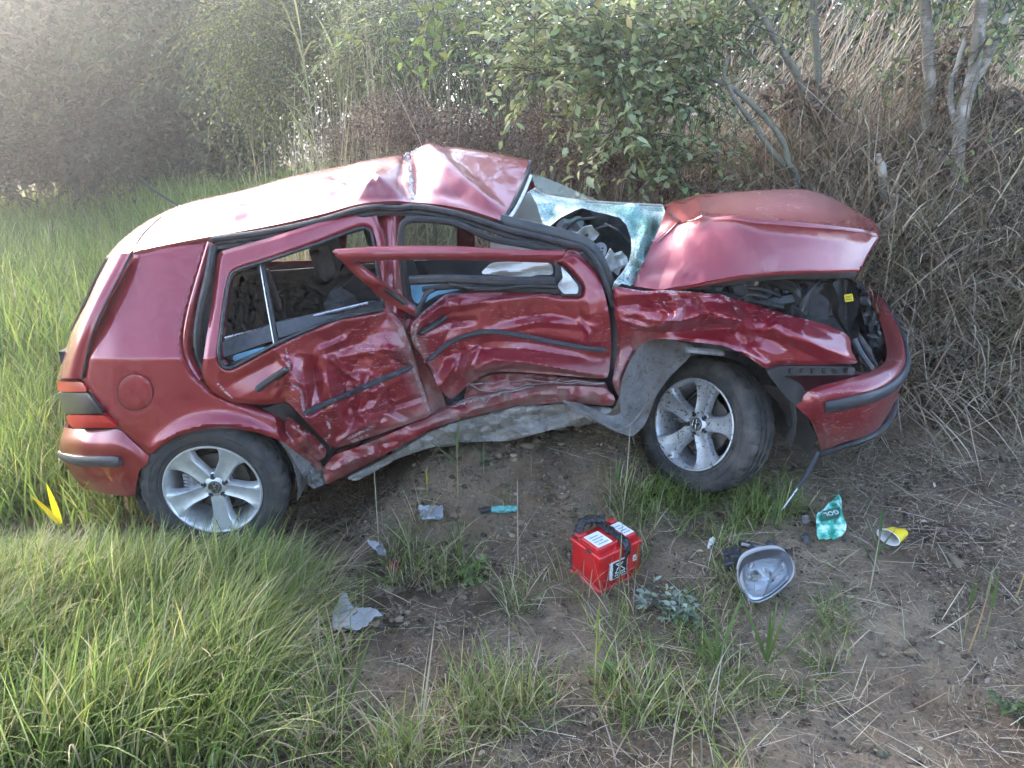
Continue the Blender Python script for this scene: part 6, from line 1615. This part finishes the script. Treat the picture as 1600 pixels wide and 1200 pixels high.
# front label with its crossed mark
yf = -LY / 2 - .0015
mb = MB(); mb.box((-.012, yf, .078), (.088, .002, .076)); fl_ = mb.build('front_label', LAB, bat, smooth=False)
mb = MB(); mb.box((-.006, yf - .0015, .078), (.070, .0016, .068)); mb.build('label_field', INKBLK, fl_, smooth=False)
mb = MB(); y = yf - .0032
for p, q in (((-.026, .104), (.004, .082)), ((.008, .104), (-.022, .080)), ((-.028, .104), (-.006, .104)), ((-.030, .064), (-.016, .084)), ((-.030, .064), (.018, .064)), ((.002, .082), (.020, .066)), ((-.012, .070), (-.004, .078))):
    mb.tube([(p[0], y, p[1]), (q[0], y, q[1])], (.0016, .0008), 5, flat=(0, -1, 0))
for k in range(6): mb.box((-.028 + k * .009, y, .054), (.005, .001, .005))
mb.build('label_mark', LAB, fl_, smooth=False)
mb = MB(); mb.box((.072, yf, .092), (.020, .002, .024)); s = mb.build('small_sticker', LAB, bat, smooth=False)
mb = MB()
for k in range(4): mb.box((.067 + (k % 2) * .009, yf - .0015, .088 + (k // 2) * .009), (.005, .001, .004))
mb.build('sticker_print', INKBLK, s, smooth=False)
TAPE = simple('crinkled_black_tape', (0.018, 0.018, 0.02), 0.28, var=0.3, scale=40, bmp=0.8, bscale=45)
mb = MB(); tp = cat([(.010, LY * .62, LZ + .012), (.012, LY * .5, LZ + .05), (.014, LY * .2, LZ + .047), (.018, -.03, LZ + .040), (.022, -.075, LZ + .034), (.024, -LY / 2 - .010, LZ + .010), (.026, -LY / 2 - .008, LZ - .030)], 30)
mb.tube(tp, [(.020 + .006 * math.sin(k * 1.7), .005) for k in range(30)], 8, flat=(0, -.3, 1))
mb.tube(cat([(-.085, LY * .42, LZ + .028), (-.05, LY * .50, LZ + .060), (-.01, LY * .42, LZ + .066), (.03, LY * .30, LZ + .058)], 20), [(.017 + .004 * math.sin(k * 2.1), .014) for k in range(20)], 8)
mb.build('tape_strap', TAPE, bat)
mb = MB(); mb.box((-LX / 2 - .004, -.02, LZ + .010), (.006, .03, .010), bev=.002); mb.build('vent_slot', INKBLK, bat)

# ================================================================== headlight lying on the soil
hb_ = G(1185, 925)
hl_ = thing('headlight', hb_, 'clear glass headlight unit lying on the soil', 'headlight')
OUT = [(1155, 878), (1173, 864), (1204, 857), (1227, 860), (1238, 876), (1239, 898), (1223, 917), (1196, 936), (1177, 941), (1164, 930), (1153, 908)]
Yb = G(1180, 941).y - .045
def hy(u, v): return Yb + .004 + (941 - v) * .0021 - (u - 1195) * .0003
def dome(u, v):
    o = round_poly(OUT, 8); L = resample_loop(o, 4); d, _ = seg_dist(u, v, L + [L[0]])
    return hy(u, v) - .045 - .025 * (1 - np.exp(-d / 14.0))
RFL = simple('chrome_reflector', (0.88, 0.90, 0.92), 0.25, 0.75, var=0.06, scale=10)
lens = panel('lens', OUT, dome, CLEAR, hl_, step=4, thick=.004, cut=8)
SIL2 = simple('satin_silver_bezel', (0.78, 0.80, 0.82), 0.35, 0.6, var=0.06, scale=10)
def sc_(k, c=(1195, 899)): return [(c[0] + (u - c[0]) * k, c[1] + (v - c[1]) * k) for u, v in OUT]
panel('bezel', sc_(.98), lambda u, v: hy(u, v) - .036 + .0 * u, SIL2, hl_, holes=[sc_(.78, (1200, 897))], step=3, thick=.03, cut=8, lip=.006, lipw=3)
panel('reflector_back', sc_(.90), lambda u, v: hy(u, v) + .022, SIL2, hl_, step=6, thick=.006, cut=8)
# mirrored facets, each tilted its own way
for k, (poly, ax, ay) in enumerate((
    ([(1166, 893), (1172, 876), (1184, 870), (1186, 884), (1178, 892)], .0020, -.0012),
    ([(1187, 869), (1204, 864), (1216, 864), (1208, 880), (1200, 888), (1189, 883)], -.0008, .0022),
    ([(1219, 865), (1230, 872), (1231, 884), (1222, 890), (1212, 884)], -.0026, .0010),
    ([(1211, 888), (1221, 893), (1228, 888), (1230, 900), (1218, 912), (1206, 906)], -.0018, -.0014),
    ([(1167, 897), (1178, 895), (1187, 900), (1186, 908), (1170, 908)], .0016, .0016),
    ([(1190, 887), (1203, 891), (1209, 897), (1203, 906), (1190, 904)], -.0020, .0024))):
    cu_ = np.mean([q_[0] for q_ in poly]); cv_ = np.mean([q_[1] for q_ in poly])
    panel('mirror_facet', poly, lambda u, v, a=ax, b=ay, c=cu_, d=cv_: hy(u, v) + .010 + a * (u - c) + b * (v - d), RFL, hl_, step=4, thick=.006, cut=2, lip=.004, lipw=1.5)
panel('inner_tray', [(1169, 912), (1190, 909), (1205, 911), (1214, 915), (1196, 930), (1179, 935), (1171, 927)], lambda u, v: hy(u, v) - .012 + (v - 920) * -.0012, simple('pale_blue_grey_reflector', (0.66, 0.70, 0.76), 0.4, .3, var=.08), hl_, step=4, thick=.008, cut=4)
mb = MB(); mb.tube([P(q_[0], q_[1], float(hy(q_[0], q_[1])) - .025) for q_ in cat([(1226, 862), (1215, 884), (1203, 908), (1193, 934)], 12)], (.0035, .012), 6); mb.build('divider', SILVER, hl_)
mb = MB(); mb.disc(P(1181, 896, float(hy(1181, 896)) + .0), (0.05, -1, .25), .012, .010, .035, 18); mb.build('bulb_shield', SILVER, hl_)
loop = resample_loop(round_poly(OUT, 8), 5); a = np.array(loop + loop[:2]); w = PA(a[:, 0], a[:, 1], hy(a[:, 0], a[:, 1]) - .036)
mb = MB(); mb.tube(w, (.0018, .013), 8, flat=(0, -1, .2), caps=False); mb.build('lens_rim', make_glass('pale_lens_rim', (0.85, 0.88, 0.90), 0.06, 0.15, 0.45, 0.1), hl_)
w2 = PA(a[:, 0], a[:, 1], hy(a[:, 0], a[:, 1]) + .02)
w2 = np.array([list(P(1190 + (q_[0] - 1190) * .85, 895 + (q_[1] - 895) * .85, float(hy(*q_)) + .02)) for q_ in a]); v = [tuple(q) for q in w2]; c = np.array(list(P(1158, 868, Yb + .24)))
v2 = [tuple(np.array(q) * .42 + c * .58) for q in w2]
mb = MB(); n = len(v); mb.add(v + v2, [(k, k + 1, n + k + 1, n + k) for k in range(n - 1)] + [tuple(range(n, 2 * n))]); mb.build('housing', BLKPLAST, hl_)
mb = MB()
for (u, v_, Y, sz) in ((1150, 870, .10, (.05, .05, .04)), (1142, 862, .13, (.06, .04, .025)), (1168, 853, .15, (.07, .03, .02)), (1140, 884, .09, (.04, .04, .05)), (1205, 852, .12, (.04, .03, .025)), (1178, 858, .13, (.05, .05, .03))):
    mb.box(P(u, v_, Yb + Y + .10), sz, Matrix.Rotation(random.uniform(-.5, .5), 3, 'Y'), bev=.005)
mb.build('housing_bracket', BLKPLAST, hl_)
mb = MB(); mb.tube([P(1158, 850, Yb + .24), P(1190, 856, Yb + .22)], .007, 6); mb.build('adjuster_rod', METALG, hl_)

# ================================================================== litter of the crash
def flat_litter(name, label, cat_, poly, mat, lift=.012, amp=.02, sc=14, seed=1, tilt=0.0, thick=.0025, step=3, extra=None, group=None):
    o = round_poly(poly, 2.5); V, T, d = flat_tris(o, [], step)
    q = np.array([list(G(u, v)) for u, v in V])
    q[:, 2] = q[:, 2].mean() * .5 + q[:, 2] * .5 + lift + amp * (facets(V[:, 0] / sc, V[:, 1] / sc, seed) + .5) + tilt * (V[:, 1].max() - V[:, 1])
    c = q.mean(0); c[2] = q[:, 2].min()
    t = tag(shell(name, q - c, T, np.array([0, 0, -thick]), mat, None, None, 40), label, cat_, group); t.location = c
    return t, q
GREENP, nt, bs = nodemat('printed_green_foil')
cc = ramp(nt, noise(nt, 28, 3, .5), [(.40, (.03, .30, .20)), (.5, (.10, .50, .36)), (.62, (.55, .72, .66))]); nt.links.new(cc, bs.inputs['Base Color']); bs.inputs['Roughness'].default_value = .25
wr, q = flat_litter('foil_wrapper', 'crumpled green foil wrapper on the soil near the front bumper', 'wrapper', [(1272, 826), (1290, 812), (1306, 798), (1311, 805), (1313, 826), (1321, 842), (1312, 852), (1300, 858), (1287, 854), (1274, 852)], GREENP, .012, .03, 11, 5, .0009)
pb, qb = None, None
def wr_pt(u, v, up):
    g = G(u, v); o = np.argmin((q[:, 0] - g.x) ** 2 + (q[:, 1] - g.y) ** 2); return Vector((g.x, g.y, q[o, 2] + up))
pc = [wr_pt(1281, 835, .012), wr_pt(1308, 832, .012), wr_pt(1309, 819, .012), wr_pt(1282, 822, .012)]
mb = MB(); mb.add([p_ - Vector(wr.location) for p_ in pc] + [p_ - Vector(wr.location) - Vector((0, 0, .004)) for p_ in pc], [(0, 1, 2, 3), (7, 6, 5, 4), (0, 4, 5, 1), (1, 5, 6, 2), (2, 6, 7, 3), (3, 7, 4, 0)]); mb.build('print_panel', simple('dark_green_print', (.03, .12, .09), .4), wr, smooth=False)
cu = bpy.data.curves.new('lettering', 'FONT'); cu.body = 'GOL'; cu.align_x = 'CENTER'; cu.align_y = 'CENTER'; cu.size = .030; cu.extrude = .0008
to = bpy.data.objects.new('lettering', cu); COL.objects.link(to)
bpy.context.view_layer.update()
me = bpy.data.meshes.new_from_object(to.evaluated_get(bpy.context.evaluated_depsgraph_get())); bpy.data.objects.remove(to)
tx = link('lettering', me, None, simple('pale_print', (.62, .70, .66), .5), False); tx.parent = wr
ctr = (pc[0] + pc[1] + pc[2] + pc[3]) / 4 - Vector(wr.location)
ex = (pc[0] - pc[1]).normalized(); ey = (pc[0] - pc[3]); ey = (ey - ex * ey.dot(ex)).normalized(); ez = ex.cross(ey)
tx.matrix_local = Matrix(((ex.x, ey.x, ez.x, ctr.x + ez.x * .004), (ex.y, ey.y, ez.y, ctr.y + ez.y * .004), (ex.z, ey.z, ez.z, ctr.z + ez.z * .004), (0, 0, 0, 1)))

# squashed paper cup
YELC = simple('yellow_card', (.78, .55, .01), .45, var=.12, scale=20); WHC = simple('white_card', (.74, .73, .70), .6, var=.05, scale=20, dust=.1)
cb = G(1392, 846)
cup = thing('paper_cup', cb, 'squashed yellow paper cup with white inside', 'cup', world=False); cup.rotation_euler = (math.radians(-6), math.radians(8), math.radians(-52))
n = 40; v = []; f = []
for k in range(n):
    a_ = 2 * math.pi * k / n
    for (s_, yy) in ((1.0, -.045), (.86, .0), (.70, .05)):
        sq = 1 - .22 * math.exp(-((a_ - 1.9) / .35) ** 2) * (s_ < .95)
        v.append((.046 * s_ * math.cos(a_) * sq, yy + .012 * math.sin(2 * a_) * (yy > -.04), .030 + .027 * s_ * math.sin(a_) * sq))
for k in range(n):
    k2 = (k + 1) % n
    for r_ in range(2): f.append((k * 3 + r_, k2 * 3 + r_, k2 * 3 + r_ + 1, k * 3 + r_ + 1))
f.append(tuple(k * 3 + 2 for k in range(n)))
mb = MB(); mb.add(v, f); mb.build('cup_wall', YELC, cup)
v2 = [(p_[0] * .965, p_[1] + .0015, (p_[2] - .03) * .95 + .03) for p_ in v]
mb = MB(); mb.add(v2, [tuple(reversed(q_)) for q_ in f]); mb.build('cup_lining', WHC, cup)
mb = MB(); mb.tube([(.046 * math.cos(a_), -.045, .030 + .027 * math.sin(a_)) for a_ in np.linspace(0, 2 * math.pi, 41)], .0016, 6, caps=False); mb.build('cup_rim', WHC, cup)

flat_litter('plastic_shard', 'large curved clear plastic shard on dark soil', 'shard', [(521, 1000), (522, 975), (533, 955), (543, 947), (547, 960), (556, 968), (580, 967), (600, 974), (588, 982), (570, 994), (545, 998), (527, 1001)], SHARDG, .02, .03, 22, 3, .0006)
flat_litter('plastic_shard', 'square clear plastic shard among straw below the sill', 'shard', [(653, 808), (672, 803), (694, 805), (692, 818), (694, 828), (672, 831), (660, 836)], SHARDG, .02, .03, 16, 4, .0008)
flat_litter('plastic_shard', 'small clear shard with blue edge on a straw tuft', 'shard', [(573, 864), (592, 862), (600, 870), (606, 880), (596, 884), (580, 872)], SHARDG, .03, .03, 12, 6, .0008)
flat_litter('plastic_shard', 'clear broken lens bit in the grass at the lower left', 'shard', [(450, 1030), (462, 1021), (474, 1022), (473, 1034), (460, 1041), (451, 1040)], SHARDG, .02, .03, 12, 7, .0008)
flat_litter('foil_scrap', 'crumpled silver scrap in front of the rear tyre', 'scrap', [(324, 824), (344, 823), (346, 834), (341, 843), (328, 842), (322, 836)], simple('crumpled_silver_foil', (.66, .68, .67), .35, .4, var=.15), .03, .05, 8, 8, .001, step=2)
flat_litter('plastic_chip', 'small white plastic chip between battery and headlight', 'chip', [(1104, 862), (1107, 852), (1114, 849), (1117, 855), (1112, 860), (1106, 865)], WHITEP, .012, .012, 8, 9, .001, step=2)
flat_litter('plastic_chip', 'small grey plastic chip above the silver headlight', 'chip', [(1251, 818), (1256, 813), (1264, 816), (1262, 824), (1254, 825)], METALG, .01, .012, 8, 12, .001, step=2)
flat_litter('plastic_chip', 'dark plastic chip left of the green wrapper', 'chip', [(1250, 848), (1258, 843), (1266, 848), (1262, 858), (1252, 857)], BLKPLAST, .01, .02, 8, 13, .001, step=2)
flat_litter('plastic_bit', 'torn dark red paint flake beside the clear shards', 'flake', [(604, 890), (612, 884), (622, 888), (624, 898), (612, 902), (605, 898)], PAINT, .012, .02, 8, 14, .001, step=2)
# teal glass roll
tb = G(788, 806); troll = thing('teal_glass_roll', tb, 'teal roll of crazed glass film below the front door', 'glass')
mb = MB(); d_ = Vector((.055, .004, 0)); up = Vector((0, 0, .022))
mb.tube([tb + up - d_, tb + up - d_ * .3, tb + up + d_ * .4, tb + up + d_], [.013, .017, .016, .012], 12); mb.build('glass_roll', simple('teal_crazed_glass', (.10, .34, .32), .25, var=.6, scale=90, bmp=.6, bscale=120), troll)
mb = MB(); mb.box(tb + Vector((-.075, .01, .012)), (.06, .03, .02), Matrix.Rotation(.3, 3, 'Z'), bev=.004); mb.build('black_clip', BLKPLAST, troll)

# crumbs of safety glass strewn below the doors
pk = []
for (u_, v_, r_, k_) in ((760, 760, .22, 130), (620, 800, .2, 90), (900, 790, .2, 90), (1180, 860, .25, 60), (560, 960, .15, 40)):
    g_ = G(u_, v_); pk.append(on_ground(g_.x + RNG.normal(size=k_) * r_ * 1.5, g_.y + RNG.normal(size=k_) * r_, .004))
Vg, Fg, Tg = clods(np.vstack(pk), RNG.uniform(.0018, .0042, 410))
stuff(tag(mesh('glass_crumbs', Vg, Fg, SHARDG, None, False), 'tiny crumbs of broken safety glass below the doors', 'glass'))
# silvery weeds
for (u_, v_, lab_, pal_) in ((1012, 955, 'silvery weed left of its neighbour below the headlight', [(.30, .36, .27), (.36, .42, .33)]), (1062, 960, 'silvery weed right of its neighbour below the headlight', [(.30, .36, .27), (.36, .42, .33)]),
                             (965, 1062, 'low broad-leaved green weed at the bottom centre', [(.16, .25, .06), (.22, .30, .09)]), (1590, 1130, 'low dark-leaved weed in the lower right corner', [(.10, .16, .06), (.14, .20, .08)]), (745, 905, 'small green weed left of the battery', [(.15, .22, .07), (.20, .27, .09)])):
    g_ = G(u_, v_); t_ = thing('weed_plant', g_, lab_, 'weed')
    mb = MB()
    for k in range(4):
        a_ = random.uniform(0, 6.28); mb.tube(cat([tuple(g_), (g_.x + .02 * math.cos(a_), g_.y + .02 * math.sin(a_), g_.z + .03), (g_.x + .045 * math.cos(a_), g_.y + .045 * math.sin(a_), g_.z + .06)], 5), [.0022, .002, .0018, .0015, .001], 5)
    mb.build('stem', BARKD, t_)
    twig_crown(None, parent=t_, c=(g_.x, g_.y, g_.z + .035), r=(.05, .05, .03), n_twigs=14, leaves_per=6, L=.034, W=.016, pal=pal_, wt=(1, 1), droop=.2, twig_len=.06, twig_r=.0012, leafname='leaves')

# ================================================================== haze
def haze():  # haze volume added to stand in for the sun's veiling glare
    x0, x1, y0, y1, z0, z1 = -410, 410, -210, 620, -1.5, 9.0
    m = bpy.data.materials.new('thin_glare_haze'); m.use_nodes = True; nt = m.node_tree
    nt.nodes.remove(nt.nodes['Principled BSDF'])
    pv = nt.nodes.new('ShaderNodeVolumePrincipled')
    pv.inputs['Color'].default_value = (0.92, 0.95, 1.0, 1); pv.inputs['Density'].default_value = 0.0080; pv.inputs['Anisotropy'].default_value = 0.84
    nt.links.new(pv.outputs[0], nt.nodes['Material Output'].inputs['Volume'])
    mb = MB(); mb.box(((x0 + x1) / 2, (y0 + y1) / 2, (z0 + z1) / 2), (x1 - x0, y1 - y0, z1 - z0))
    o = mb.build('haze', m, None, smooth=False); stuff(tag(o, 'thin pale evening haze over the field', 'haze'))
if USE_HAZE: haze()

for o in list(SC.objects):
    if 'world_built' in o: del o['world_built']
